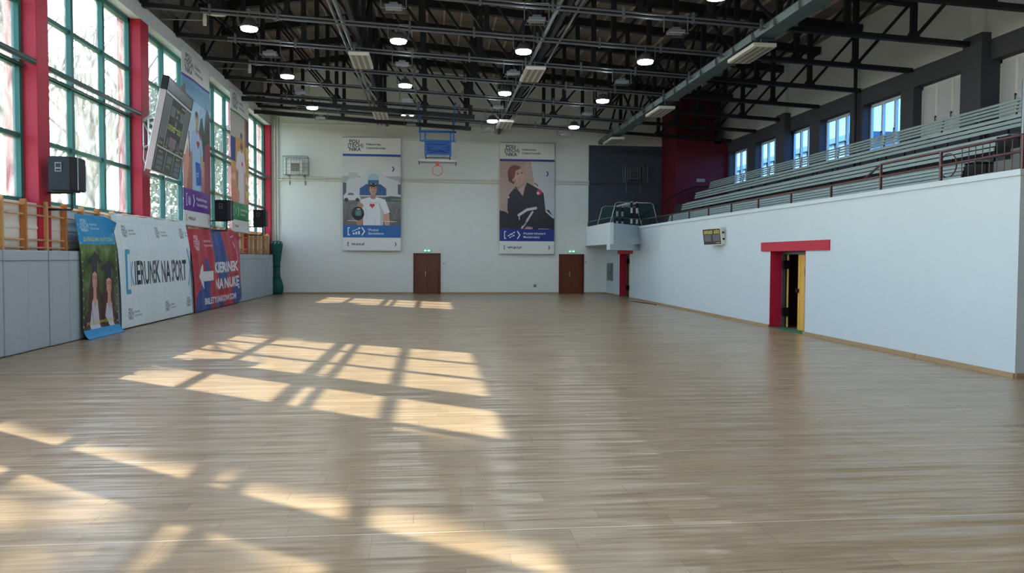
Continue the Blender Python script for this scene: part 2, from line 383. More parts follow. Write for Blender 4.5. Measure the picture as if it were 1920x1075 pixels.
b.add([(6.85, 29.3, 2.32), (8.6, 31.5, 2.32), (8.6, 31.5, 2.08), (6.99, 29.48, 2.08), (7.35, 29.95, 2.32)], [(0, 4, 3), (0, 1, 4)])
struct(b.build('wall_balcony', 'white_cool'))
# red stair tower
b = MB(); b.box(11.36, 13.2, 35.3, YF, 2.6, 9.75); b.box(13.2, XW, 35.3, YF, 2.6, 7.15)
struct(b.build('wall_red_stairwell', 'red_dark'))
b = MB(); b.box(12.35, 12.75, 35.27, 35.3, 5.35, 5.5); tag(b.build('exit_sign', 'panel_slot'), 'small faint exit plate on the dark red stairwell wall', 'sign')
b = MB(); b.box(11.3, 11.5, 35.22, 35.3, 3.25, 3.55); tag(b.build('wall_box', 'panel_white'), 'small white box low on the dark red stairwell corner', 'box')
# inner corridors behind the two side doors
for d in (D1, D2):
    b = MB(); y0, y1 = d[0]-.5, d[1]+.9
    b.box(11.2, 11.3, y0, y1, 0, 2.4); b.box(8.9, 11.2, y0-.1, y0, 0, 2.4); b.box(8.9, 11.2, y1, y1+.1, 0, 2.4); b.box(8.9, 11.3, y0-.1, y1+.1, 2.4, 2.45)
    struct(b.build('wall_corridor', 'dark_brown'))

# side doors with red surround
def side_door(k, d, lin_y, both):
    y0, y1, h = d
    root = empty('door_%d' % k, (8.6, y0, 0), kind='structure'); W = y1-y0
    b = MB(); b.box(-.03, .02, lin_y[0]-y0, lin_y[1]-y0, h-.01, h+(.22 if k == 4 else .16)); b.build('lintel_board', 'red_paint', root)
    b = MB(); b.box(-.004, .3, W-.012, W+.003, 0, h); b.box(-.004, .3, 0, W, h-.012, h+.002); b.box(-.004, .3, -.003, .012, 0, h)
    b.build('reveal', 'red_paint', root)
    b = MB(); b.box(.3, .38, W-.06, W-.012, 0, h-.02); b.box(.3, .38, .012, .06, 0, h-.02); b.box(.3, .38, .01, W-.01, h-.09, h-.02); b.build('door_frame', 'grey_metal', root)
    # far leaf swung inwards
    b = MB(); b.bar((.42, W-.1, (h-.08)/2), (.42+.36, W-.1+.74, (h-.08)/2), .045, h-.12); b.build('leaf', 'yellow_door', root)
    for z in (.3, 1.5):
        b = MB(); b.box(.28, .44, W-.17, W-.06, z, z+.22); b.build('hinge', 'black', root)
    # near leaf closed
    lf = MB(); lf.box(.34, .38, .06, W*.56, .02, h-.1)
    l = lf.build('leaf', 'yellow_door', root)
    b = MB()
    for z0, z1 in ((.12, .78), (.88, h-.2)):
        a0, a1 = .16, W*.56-.1
        b.box(.33, .342, a0, a1, z0, z0+.02); b.box(.33, .342, a0, a1, z1-.02, z1); b.box(.33, .342, a0, a0+.02, z0, z1); b.box(.33, .342, a1-.02, a1, z0, z1)
    b.build('panel_moulding', 'yellow_door', l)
    b = MB(); cy, cz = .52, 1.45
    vs = [(.328, cy+.19*math.cos(t*math.pi/12), cz+.19*math.sin(t*math.pi/12)) for t in range(24)]; vs2 = [(.336, v[1], v[2]) for v in vs]
    b.add(vs+vs2, [tuple(range(24))]+[(i, (i+1) % 24, 24+(i+1) % 24, 24+i) for i in range(24)]); b.build('round_window', 'grey_metal', l)
    b = MB(); b.box(.27, .34, W*.56-.07, W*.56-.03, .93, 1.03); b.build('handle', 'black', l)
    b = MB(); b.box(-.02, .36, .0, W, 0, .018); b.build('threshold', 'green_mat', root)
side_door(3, D1, (32.5, 35.13), False); side_door(4, D2, (15.97, 19.45), True)
# wooden double doors in the far wall
def far_door(k, x0, x1, h):
    root = empty('door_%d' % k, (x0, YF, 0), kind='structure'); W = x1-x0
    b = MB(); b.box(0, .08, -.04, .2, 0, h); b.box(W-.08, W, -.04, .2, 0, h); b.box(.08, W-.08, -.04, .2, h-.08, h); b.build('door_frame', 'door_frame', root)
    for j, (a, c) in enumerate(((.08, W*.5), (W*.5, W-.08))):
        b = MB(); b.box(a+.005, c-.005, .03, .09, .01, h-.08); l = b.build('leaf', 'brown_door', root)
        b = MB()
        for z0, z1 in ((.15, .95), (1.05, h-.2)):
            b.box(a+.1, c-.1, .02, .03, z0, z0+.025); b.box(a+.1, c-.1, .02, .03, z1-.025, z1); b.box(a+.1, a+.125, .02, .03, z0, z1); b.box(c-.125, c-.1, .02, .03, z0, z1)
        b.build('panel_moulding', 'door_frame', l)
    b = MB(); b.box(W*.5-.09, W*.5-.06, .0, .03, .85, 1.08); b.box(W*.5-.14, W*.5-.06, -.03, -.01, 1.0, 1.02); b.build('handle', 'brass', root)
    return root
far_door(1, -.87, .44, 1.96); far_door(2, 6.23, 7.48, 1.95)
for x, lab in ((-.2, 'green exit sign above the middle brown double door'), (6.87, 'green exit sign above the brown double door nearest the white stand')):
    root = empty('exit_sign', (x, YF, 2.08), lab, 'exit sign', 'exit signs above the brown doors')
    b = MB(); b.box(-.17, .17, -.06, 0, -.06, .07); b.build('housing', 'exit_green', root, bevel=.01)
    b = MB(); b.box(-.14, -.06, -.065, -.06, -.035, .045); b.box(.05, .13, -.065, -.06, -.035, .045)
    b.box(-.03, .02, -.065, -.06, -.01, .02); b.add([(.01, -.063, -.03), (.045, -.063, .005), (.01, -.063, .04)], [(0, 1, 2)])
    b.build('pictogram', 'exit_white', root)
for x, z, s, lab in ((7.56, 1.55, .05, 'white light switch beside the brown double door nearest the stand'), (.6, 1.47, .05, 'white light switch beside the middle brown double door'), (5.05, .39, .07, 'small grey socket low on the far wall')):
    r_ = empty('wall_switch' if 'switch' in lab else 'wall_socket', (x, YF, z), lab, 'switch' if 'switch' in lab else 'socket')
    b = MB(); b.box(-s, s, -.02, 0, -s, s); b.build('plate', 'panel_white' if 'white' in lab else 'grey_metal', r_, bevel=.004)
    b = MB(); b.box(-s*.5, s*.5, -.028, -.02, -s*.5, s*.5); b.build('rocker', 'panel_slot', r_)
r_ = empty('electrical_cabinet', (8.6, 36.1, 1.1), 'grey metal electrical cabinet on the white wall under the balcony', 'cabinet')
b = MB(); b.box(-.06, 0, 0, 1.0, -.42, .42); b.build('body', 'grey_metal', r_, bevel=.01)
b = MB(); b.box(-.075, -.06, .03, .97, -.39, .39); b.build('door', 'duct', r_); b = MB(); b.box(-.09, -.075, .06, .09, -.05, .05); b.build('handle', 'black', r_)
b = MB(); b.tube([(8.1, 30.9, .01), (8.3, 29.6, .012), (8.42, 28.6, .01), (8.35, 28.1, .012)], .015)
tag(b.build('floor_cable', 'cable', smooth=True), 'short black cable lying on the floor by the white wall', 'cable')

# pipes on the far wall
b = MB()
for z in (5.5, 5.38): b.tube([(-7.2, YF-.06, z), (7.7, YF-.06, z)], .035)
for x in range(-7, 8, 2): b.box(x-.02, x+.02, YF-.1, YF, 5.32, 5.56)
tag(b.build('horizontal_pipe', 'panel_white', smooth=False), 'pair of white pipes running across the far wall', 'pipe')
b = MB()
for x in (-7.33, -7.2): b.tube([(x, YF-.08, 2.5), (x, YF-.08, 8.3)], .035)
tag(b.build('vertical_pipe', 'panel_white'), 'pair of white pipes climbing the left corner of the far wall', 'pipe')
b = MB(); b.tube([(7.7, YF-.05, 5.42), (9.4, YF-.05, 5.42)], .03); tag(b.build('conduit', 'dark_grey'), 'dark conduit crossing the grey painted wall to the caged heater', 'conduit')
b = MB(); b.tube([(13.7, 24.05, 4.7), (13.7, 24.05, 8.2)], .06); tag(b.build('drain_pipe', 'black_steel'), 'black vertical pipe between two blue windows above the stand', 'pipe')

# caged heaters on the far wall
def heater(x, z, body, cage, lab):
    r_ = empty('caged_heater', (x, YF, z), lab, 'heater', 'caged heaters high on the far wall')
    b = MB(); b.box(-.3, .3, -.42, -.12, -.3, .28); b.build('heater_body', body, r_, bevel=.02)
    b = MB()
    for i in range(7): b.box(-.24, .16, -.44, -.42, -.24+.055*i, -.215+.055*i)
    b.build('louvre', 'black_steel', r_)
    b = MB()
    def loop(xa, xb, za, zb, y, r=.012):
        for p, q in (((xa, y, za), (xb, y, za)), ((xb, y, za), (xb, y, zb)), ((xb, y, zb), (xa, y, zb)), ((xa, y, zb), (xa, y, za))): b.tube([p, q], r, 6)
    loop(-.56, .56, -.42, .44, -.6); loop(-.52, .52, -.4, .42, -.02)
    for xx, zz in ((-.56, -.42), (.56, -.42), (.56, .44), (-.56, .44)): b.tube([(xx, -.6, zz), (xx*.93, -.02, zz*.95)], .012, 6)
    for i in range(1, 9): xx = -.56+i*1.12/9; b.tube([(xx, -.6, .44), (xx, -.02, .42)], .008, 5); b.tube([(xx, -.6, -.42), (xx, -.6, .44)], .006, 5)
    for i in range(1, 5): zz = -.42+i*.86/5; b.tube([(-.56, -.6, zz), (.56, -.6, zz)], .005, 5)
    b.build('wire_cage', cage, r_)
    b = MB(); b.bar((-.35, -.02, -.5), (-.35, -.55, -.44), .04, .04); b.bar((.35, -.02, -.5), (.35, -.55, -.44), .04, .04); b.box(-.38, -.33, -.03, 0, -.85, -.35); b.box(.33, .38, -.03, 0, -.85, -.35); b.build('bracket', cage, r_)
heater(-6.3, 6.0, 'panel_white', 'grey_metal', 'caged white heater on the far wall beside the window corner')
heater(9.92, 5.9, 'dark_grey', 'grey_metal', 'caged grey heater on the dark grey painted wall')

# ------------------------------------------------------------------ roof
b = MB(); prof = [(-8.1, 10.15), (-3, 10.915), (14.2, 10.915-17.2*.083)]
for (xa, za), (xb, zb) in zip(prof, prof[1:]):
    b.add([(xa, YB, za), (xb, YB, zb), (xb, YF+.3, zb), (xa, YF+.3, za), (xa, YB, za+.2), (xb, YB, zb+.2), (xb, YF+.3, zb+.2), (xa, YF+.3, za+.2)],
          [(0,3,2,1),(4,5,6,7),(0,1,5,4),(1,2,6,5),(2,3,7,6),(3,0,4,7)])
b.cur = 1
x = -7.6
while x < 13.8:
    z = deckz(x); b.box(x-.03, x+.03, YB, YF, z-.07, z+.01); x += .62
struct(b.build('ceiling', ['deck', 'deck_rib']))

# ------------------------------------------------------------------ roof trusses
NX = [-7.36+1.77*i for i in range(13)]; NX[-1] = 13.8; NX[0] = -7.45
def chz(x): return 7.92-.0502*x
def topz(x): return deckz(x)-.32
def make_truss():
    r_ = empty('roof_truss', (0, 0, 0), None, 'truss', 'black steel trusses under the roof')
    b = MB(); b.bar((-7.5, 0, chz(-7.5)), (13.82, 0, chz(13.82)), .16, .12); b.bar((-7.5, 0, chz(-7.5)+.02), (-7.5, 0, chz(-7.5)+.5), .14, .1); b.build('bottom_chord', 'black_steel', r_)
    b = MB(); b.bar((-7.6, 0, topz(-7.6)), (-3, 0, topz(-3)), .22, .26); b.bar((-3, 0, topz(-3)), (13.82, 0, topz(13.82)), .22, .26); b.build('top_chord', 'black_steel', r_)
    for i, x in enumerate(NX[:-1]):
        if i == 0: continue
        b = MB(); b.bar((x, 0, chz(x)), (x, 0, topz(x)), .14, .12, up=(0, 1, 0)); b.build('post', 'black_steel', r_)
        b = MB(); z = chz(x)
        b.add([(x-.2, -.02, z+.05), (x+.2, -.02, z+.05), (x+.08, -.02, z+.22), (x-.08, -.02, z+.22), (x-.2, .02, z+.05), (x+.2, .02, z+.05), (x+.08, .02, z+.22), (x-.08, .02, z+.22)],
              [(0,1,2,3),(7,6,5,4),(0,4,5,1),(1,5,6,2),(2,6,7,3),(3,7,4,0)]); b.build('gusset_plate', 'black_steel', r_)
    for i in range(12):
        a, c = (NX[i], NX[i+1])
        p, q = ((a, 0, topz(a)), (c, 0, chz(c))) if i < 6 else ((a, 0, chz(a)), (c, 0, topz(c)))
        b = MB(); b.bar(p, q, .1, .07); b.build('diagonal', 'black_steel', r_)
    for p, q in (((-7.45, 0, chz(-7.45)), (-6.5, 0, topz(-6.5))), ((-6.5, 0, topz(-6.5)), (-5.6, 0, chz(-5.6))), ((-6.5, 0, topz(-6.5)), (-6.5, 0, chz(-6.5)))):
        b = MB(); b.bar(p, q, .1, .07); b.build('diagonal', 'black_steel', r_)
    return r_
TY = [34.8-2.7*k for k in range(9)]
t0 = make_truss()
for k, y in enumerate(TY):
    o = t0 if k == 0 else copy_tree(t0)
    o.location = (0, y, 0)
    o['label'] = 'black steel roof truss spanning the hall, ' + ('closest to the far wall' if k == 0 else ORD[k]+' out from the far wall')
# longitudinal bracing
for x, lab in ((-2.1, 'black steel bracing truss running along the roof above the man banner'), (3.24, 'black steel bracing truss running along the roof above the woman banner'), (8.57, 'black steel bracing truss running along the roof beside the grey duct')):
    r_ = empty('bracing_truss', (x, 0, 0), lab, 'truss', 'bracing trusses along the roof')
    z0 = chz(x)+.05; z1 = topz(x)-.1
    b = MB(); b.bar((0, 12, z0), (0, YF, z0), .12, .14); b.build('bottom_chord', 'black_steel', r_)
    b = MB(); b.bar((0, 12, z1), (0, YF, z1), .12, .14); b.build('top_chord', 'black_steel', r_)
    for k, y in enumerate(TY[:-1]):
        for p, q in (((0, y, z0), (0, y-2.7, z1)), ((0, y, z1), (0, y-2.7, z0))):
            b = MB(); b.bar(p, q, .07, .07); b.build('diagonal', 'black_steel', r_)
    b = MB(); b.bar((0, YF, z0), (0, 34.8, z1), .08, .08); b.build('diagonal', 'black_steel', r_)
# grey duct beam on the right
b = MB(); z = 7.4
b.add([(8.0, 12, z), (8.55, 12, z), (8.5, 12, z-.14), (8.05, 12, z-.14), (8.0, 37, z), (8.55, 37, z), (8.5, 37, z-.14), (8.05, 37, z-.14)], [(0,1,2,3),(7,6,5,4),(0,4,5,1),(1,5,6,2),(2,6,7,3),(3,7,4,0)])
for k in range(20): y = 12.6+k*1.25; b.box(7.97, 8.58, y, y+.05, z-.16, z+.01)
for k in range(5): b.tube([(8.08+.1*k, 12, z+.05), (8.08+.1*k, 37, z+.05)], .03, 6)
tag(b.build('cable_duct', 'duct'), 'grey-green duct full of cables running the length of the hall above the stand edge', 'duct')
b = MB(); b.tube([(-2.35, 12, 7.98), (-2.35, 37, 7.98)], .05); b.tube([(-2.5, 12, 7.98), (-2.5, 37, 7.98)], .04)
tag(b.build('ceiling_conduit', 'grey_metal'), 'grey conduit pair running along the roof left of the middle', 'conduit')
b = MB(); b.tube([(3.0, 12, 7.72), (3.0, 37, 7.72)], .05); b.tube([(3.5, 12, 7.72), (3.5, 33, 7.72)], .03)
tag(b.build('ceiling_conduit', 'grey_metal'), 'grey conduit pair running along the roof right of the middle', 'conduit')

# cable trays + lamps
LY = [18.17, 20.8, 23.43, 26.1, 28.75, 31.42, 33.8]; LX = [-4.69, -.87, 2.45, 5.8]
ctray = None
for k, y in enumerate([15.5]+LY):
    if ctray is None:
        ctray = empty('cable_tray', (0, 0, 0), None, 'cable tray', 'cable trays carrying the lamps')
        for dz in (0, .09):
            b = MB(); b.bar((-5.9, 0, chz(-5.9)-.1-dz), (8.2, 0, chz(8.2)-.1-dz), .05, .03); b.build('rail', 'grey_metal', ctray)
        for i in range(9):
            xx = -5.7+i*1.7; b = MB(); b.box(xx, xx+.05, -.05, .05, chz(xx)-.24, chz(xx)+.02); b.build('clamp', 'grey_metal', ctray)
        o = ctray
    else: o = copy_tree(ctray)
    o.location = (0, y, 0); o['label'] = 'thin grey cable tray spanning the hall, ' + ('closest to the far wall' if k == 7 else ORD[7-k]+' out from the far wall')
def make_lamp_on():
    r_ = empty('round_lamp', (0, 0, 0), None, 'lamp', 'round bright ceiling lamps')
    b = MB(); b.lathe([(.12, .2), (.16, .12), (.23, .04), (.23, .0)], 20); b.build('housing', 'grey_metal', r_, smooth=True)
    b = MB(); b.lathe([(.215, 0.0), (.2, -.05), (.1, -.075)], 20); b.build('lens', 'lamp_on', r_, smooth=True)
    b = MB()
    for s in (-1, 1): b.tube([(s*.28, 0, .42), (s*.26, 0, .05)], .014, 6)
    b.tube([(-.28, 0, .42), (.28, 0, .42)], .014, 6); b.tube([(-.27, 0, .06), (.27, 0, .06)], .014, 6); b.tube([(0, 0, .2), (0, 0, .42)], .02, 6); b.build('bracket', 'grey_metal', r_)
    return r_
def make_lamp_off():
    r_ = empty('floodlight', (0, 0, 0), None, 'floodlight', 'unlit rectangular floodlights')
    b = MB(); b.box(-.2, .2, -.14, .14, .0, .07); b.box(-.1, .1, -.07, .07, .07, .14); b.build('housing', 'grey_metal', r_, bevel=.01)
    b = MB(); b.box(-.18, .18, -.12, .12, -.012, .0); b.build('lens', 'lamp_off', r_)
    b = MB()
    for i in range(10): xx = -.24+i*.0533; b.box(xx-.005, xx+.005, -.18, .18, -.05, -.04)
    for s in (-1, 1): b.tube([(s*.29, 0, .42), (s*.29, 0, .02)], .014, 6); b.box(-.27, .27, s*.18-.008, s*.18+.008, -.05, -.035)
    b.tube([(-.29, 0, .42), (.29, 0, .42)], .014, 6); b.build('wire_guard', 'grey_metal', r_)
    return r_
lon, lof = make_lamp_on(), make_lamp_off(); u1 = u2 = True
COLN = ['first from the window wall', 'second from the window wall', 'third from the window wall', 'closest to the stand']
ron, rof = 0, 0
for k, y in enumerate(LY):
    on = k in (1, 3, 5)
    for j, x in enumerate(LX):
        if k == 0 and j == 0: continue
        isoff = (not on) or (k == 5 and j == 1)
        if isoff: o = lof if u2 else copy_tree(lof); u2 = False
        else: o = lon if u1 else copy_tree(lon); u1 = False
        o.location = (x, y, chz(x)-.5)
        row = {0: 'near', 1: 'nearest', 3: 'middle', 5: 'farthest', 2: 'second', 4: 'third', 6: 'last'}[k]
        if isoff and not on: o['label'] = 'unlit caged floodlight in the %s unlit row, %s' % ({0: 'nearest', 2: 'second', 4: 'third', 6: 'farthest'}[k], COLN[j])
        elif isoff: o['label'] = 'unlit floodlight filling the gap in the farthest row of lit lamps'
        else: o['label'] = 'glowing round lamp in the %s lit row, %s' % (row, COLN[j])
# the rows of lit lamps nearer than the frame shows
for k, y in enumerate((15.5, 10.2, 4.9, -.4)):
    for j, x in enumerate(LX):
        o = copy_tree(lon); o.location = (x, y, chz(x)-.5)
        o['label'] = 'round lamp of the %s row nearer than those in view, %s' % (ORD[k], COLN[j].replace(' from the window wall', ' from windows'))
# small twin spotlights next to the hoop
r_ = empty('spotlight', (-.95, 31.2, 7.42), 'small lit twin spotlight beside the blue basketball frame', 'spotlight')
b = MB(); b.box(-.25, .25, -.04, .04, .1, .14); b.build('bracket', 'black_steel', r_)
for s in (-1, 1):
    b = MB(); b.lathe([(.06, .1), (.09, 0), (.09, -.02)], 12, (s*.16, 0, 0)); h = b.build('head', 'black_steel', r_)
    b = MB(); b.lathe([(.08, -.02), (.07, -.035), (.02, -.04)], 12, (s*.16, 0, 0)); b.build('lens', 'lamp_on', h)
# white slatted panels under the longitudinal beams
hp = None
for x, y, lab in ((-2.1, 23.8, 'under the left roof beam, nearest'), (3.08, 23.8, 'under the middle roof beam, nearest'), (8.2, 19.4, 'under the grey duct, nearest'), (-2.1, 32.7, 'under the left roof beam, near the far wall'),
                  (3.07, 32.7, 'under the middle roof beam, near the far wall'), (8.2, 27.4, 'under the grey duct, halfway along'), (8.16, 34.4, 'under the grey duct, by the grey wall')):
    if hp is None:
        hp = empty('strip_light', (0, 0, 0), None, 'light fitting', 'unlit white strip light fittings')
        b = MB(); b.box(-.3, .3, -.85, .85, 0, .1); b.build('housing', 'panel_white', hp, bevel=.015)
        b = MB()
        for i in range(3): b.box(-.22+.17*i, -.12+.17*i, -.8, .8, -.012, .0)
        b.build('louvre', 'panel_slot', hp)
        b = MB(); b.tube([(0, -.6, .1), (0, -.6, .32)], .015, 6); b.tube([(0, .6, .1), (0, .6, .32)], .015, 6); b.build('hanger', 'grey_metal', hp); o = hp
    else: o = copy_tree(hp)
    o.location = (x, y, chz(x)-.42 if x < 8 else 7.0); o['label'] = 'unlit white strip light fitting '+lab
# discs on arms from the window wall
for k, (y, xd) in enumerate(((22.6, -5.95), (28.2, -6.0))):
    r_ = empty('wall_disc', (-7.5, y, 8.34), 'flat round white disc on an arm, ' + ('nearest the scoreboard' if k == 0 else 'closer to the far wall'), 'disc', 'round white discs on arms')
    L_ = xd+7.5
    b = MB(); b.tube([(-.3, 0, 0), (L_-.35, 0, 0)], .022, 8); b.build('arm', 'grey_metal', r_)
    b = MB(); b.lathe([(.05, -.14), (.06, 0), (.04, .2)], 12, (L_-.35, 0, 0)); b.build('mount', 'panel_white', r_)
    b = MB(); b.lathe([(.02, .2), (.3, .2), (.3, .23), (.02, .26)], 28, (L_-.05, 0, 0)); b.build('disc', 'panel_white', r_, smooth=False)

# ------------------------------------------------------------------ basketball gear at the far wall
for y, nm in ((31.3, 'nearer'), (34.1, 'one closer to the far wall')):
    r_ = empty('support_beam', (0, y, 0), 'thick black square beam carrying the basketball frame, '+nm, 'beam', 'black beams carrying the hoop')
    b = MB(); b.bar((-7.5, 0, 7.92), (1.72, 0, 7.4), .16, .17); b.build('beam', 'black_steel', r_)
    for x in (-3.8, -2.0, -.28, 1.55):
        zz = 7.5-.057*(x+.0); b = MB(); b.box(x-.08, x+.08, -.09, .09, zz, chz(x)+.02); b.build('hanger', 'black_steel', r_)
    r_['kind'] = 'thing'
r_ = empty('basketball_hoop', (0.27, 35.0, 6.0), 'folded basketball backboard and orange ring on a blue steel frame by the far wall', 'basketball hoop')
b = MB()
for x in (-.77, .68): b.bar((x, -.9, 1.42), (x, -.9, 2.02), .09, .09); b.bar((x, -.9, 1.42), (x, 0, 1.36), .09, .09); b.bar((x, -3.6, 1.95), (x, 0, 1.55), .07, .07)
b.bar((-.83, 0, 1.38), (.83, 0, 1.38), .09, .09); b.bar((-.77, 0, 1.3), (-.77, 0, .95), .06, .06); b.bar((.73, 0, 1.3), (.73, 0, .95), .06, .06)
b.build('upper_frame', 'blue_steel', r_)
b = MB()
for x in (-.55, .58): b.bar((x, 0, 1.38), (x, 0, .3), .07, .07)
b.bar((-.8, 0, .98), (.8, 0, .98), .08, .08); b.bar((-.55, 0, .38), (.58, 0, .38), .06, .06)
b.box(-.53, .56, .05, .09, .86, .96)
for i in range(4): b.bar((-.52, .03+.05*i, .42), (.55, .03+.05*i, .88-.07*i), .035, .05); b.bar((-.52, .05+.05*i, .88-.08*i), (.55, .05+.05*i, .45+.04*i), .035, .05)
b.bar((-.5, .06, .62), (.55, .06, .62), .03, .04); b.box(-.5, .53, .24, .26, .4, .9)
b.build('folding_frame', 'blue_steel', r_)
b = MB()
for x in (-.52, .55): b.bar((x, 0, .34), (x, 0, .12), .05, .05)
b.bar((-.52, 0, .22), (.55, 0, .22), .04, .04); b.build('link_arm', 'black_steel', r_)
b = MB(); b.tube([(-.36, -.03, .3), (.42, -.03, .3)], .035, 8); b.build('spring_tube', 'board_grey', r_)
b = MB(); b.add([(-.83, -.5, .0), (.83, -.5, -.03), (.83, .6, .02), (-.83, .6, .04), (-.83, -.5, .1), (.83, -.5, .07), (.83, .6, .1), (-.83, .6, .12)], [(0,3,2,1),(4,5,6,7),(0,1,5,4),(1,2,6,5),(2,3,7,6),(3,0,4,7)])
bb = b.build('backboard', 'board_grey', r_)
b = MB(); b.box(-.85, .85, -.53, -.5, -.06, -.02); b.box(-.85, -.8, -.5, .6, -.03, .02); b.box(.8, .85, -.5, .6, -.05, .02); b.build('edge_padding', 'mat_dark', bb)
b = MB(); b.box(-.07, .07, -.56, -.46, -.2, .0); b.tube([(.225*math.cos(t*math.pi/12), -.52, -.4+.225*math.sin(t*math.pi/12)) for t in range(24)], .014, 6, closed=True); b.build('rim', 'orange', r_)

# ------------------------------------------------------------------ wall bars and wall pads along the window wall
def make_bars():
    r_ = empty('wall_bars', (0, 0, 0), None, 'wall bars', 'wooden wall bars under the windows')
    for j, y in enumerate((.0, .79)):
        b = MB(); b.box(-.11, 0, y-.025, y+.025, .05, 2.8); b.build('upright', 'bar_wood' if j == 0 else 'bar_wood_red', r_, bevel=.006)
    for z in (2.7, 2.52, 2.05, 1.9, 1.5, 1.1, .7, .3):
        b = MB(); b.tube([(-.055, 0, z), (-.055, 1.56, z)], .02, 8); b.build('rung', 'rung', r_, smooth=True)
    b = MB(); b.box(-.125, -.105, 0, 1.56, 2.26, 2.31); b.build('rail', 'white_rail', r_)
    return r_
bars = None; n_b = 15; yb = 12.78
for k in range(n_b):
    o = bars = make_bars() if bars is None else bars
    if k: o = copy_tree(bars)
    y = yb+1.58*k; o.location = (-7.43, y, 0)
    if y+.8 < 17: wh = 'above the grey pads left of the blue banner, ' + ('nearest' if k == 0 else 'next to the near speaker')
    elif y < 30: wh = 'mostly behind the draped banners, '+ORD[k-2]+' along'
    else: wh = 'beyond the red banner, '+ORD[k-11]+' along'
    o['label'] = 'wall bars '+wh
b = MB(); b.box(-7.54, -7.43, yb+1.58*n_b-.025, yb+1.58*n_b+.025, .05, 2.8); b.build('upright', 'bar_wood', o, bevel=.006).matrix_parent_inverse = Matrix.Translation((7.43, -(yb+1.58*(n_b-1)), 0))
def make_pad():
    r_ = empty('wall_pad', (0, 0, 0), None, 'wall pad', 'grey wall pads')
    b = MB(); b.box(0, .14, .008, .792, .01, 1.85); b.build('cushion', 'mat_grey', r_, bevel=.02)
    b = MB(); b.box(.138, .146, .0, .8, 1.655, 1.667); b.build('seam', 'mat_dark', r_)
    return r_
pad = make_pad(); n_p = 29
for k in range(n_p):
    o = pad if k == 0 else copy_tree(pad)
    y = 13.24+.805*k+(0 if k < 2 else 0); o.location = (-7.42+.012*math.sin(k*2.3), y, 0)
    if y < 17: wh = ORD[k]+' left of the blue banner counting from the frame edge'
    elif y < 30.2: wh = 'behind the draped banners, number %d from the frame edge' % (k+1)
    else: wh = ORD[k-22]+' beyond the red banner'
    o['label'] = 'grey upholstered wall pad, '+wh

# speakers on wall brackets
def make_speaker():
    r_ = empty('loudspeaker', (0, 0, 0), None, 'loudspeaker', 'black loudspeakers on brackets')
    b = MB(); b.prism([(-.2, -.25), (.2, -.25), (.27, -.1), (.27, .25), (-.2, .25)], 0, .66); c = b.build('cabinet', 'speaker', r_, bevel=.01)
    b = MB()
    b.add([(.205, -.255, .03), (.275, -.1, .03), (.275, -.1, .63), (.205, -.255, .63)], [(0, 1, 2, 3)])
    for i in range(14): z = .05+i*.042; b.add([(.208, -.262, z), (.28, -.105, z), (.28, -.105, z+.02), (.208, -.262, z+.02)], [(0, 1, 2, 3)])
    b.box(.272, .284, -.1, .25, .02, .64); b.build('grille', 'speaker_grille', r_)
    b = MB(); b.box(.272, .288, -.1, -.085, .02, .64); b.build('edge_strip', 'silver', r_)
    b = MB(); b.box(-.07, .05, -.262, -.25, .36, .54); b.build('handle_plate', 'grey_metal', r_)
    b = MB(); b.box(-.055, .035, -.266, -.262, .44, .52); b.box(-.055, .035, -.266, -.262, .375, .415); b.build('handle_recess', 'black', r_)
    b = MB(); b.bar((-.52, 0, -.03), (.15, 0, -.03), .03, .04); b.bar((.12, 0, -.03), (.12, 0, -.36), .03, .04); b.bar((-.52, 0, -.36), (.12, 0, -.36), .03, .04); b.box(-.22, .2, -.2, .2, -.02, -.005); b.build('bracket', 'black_steel', r_)
    return r_
sp = make_speaker()
for k, (x, y, z, lab) in enumerate(((-7.17, 16.1, 3.02, 'black loudspeaker on a bracket at the nearest red column'), (-6.98, 26.95, 2.98, 'black loudspeaker on a bracket between the purple and green hanging banners'), (-7.0, 32.62, 3.0, 'black loudspeaker on a bracket right of the green hanging banner'))):
    o = sp if k == 0 else copy_tree(sp); o.location = (x, y, z); o['label'] = lab

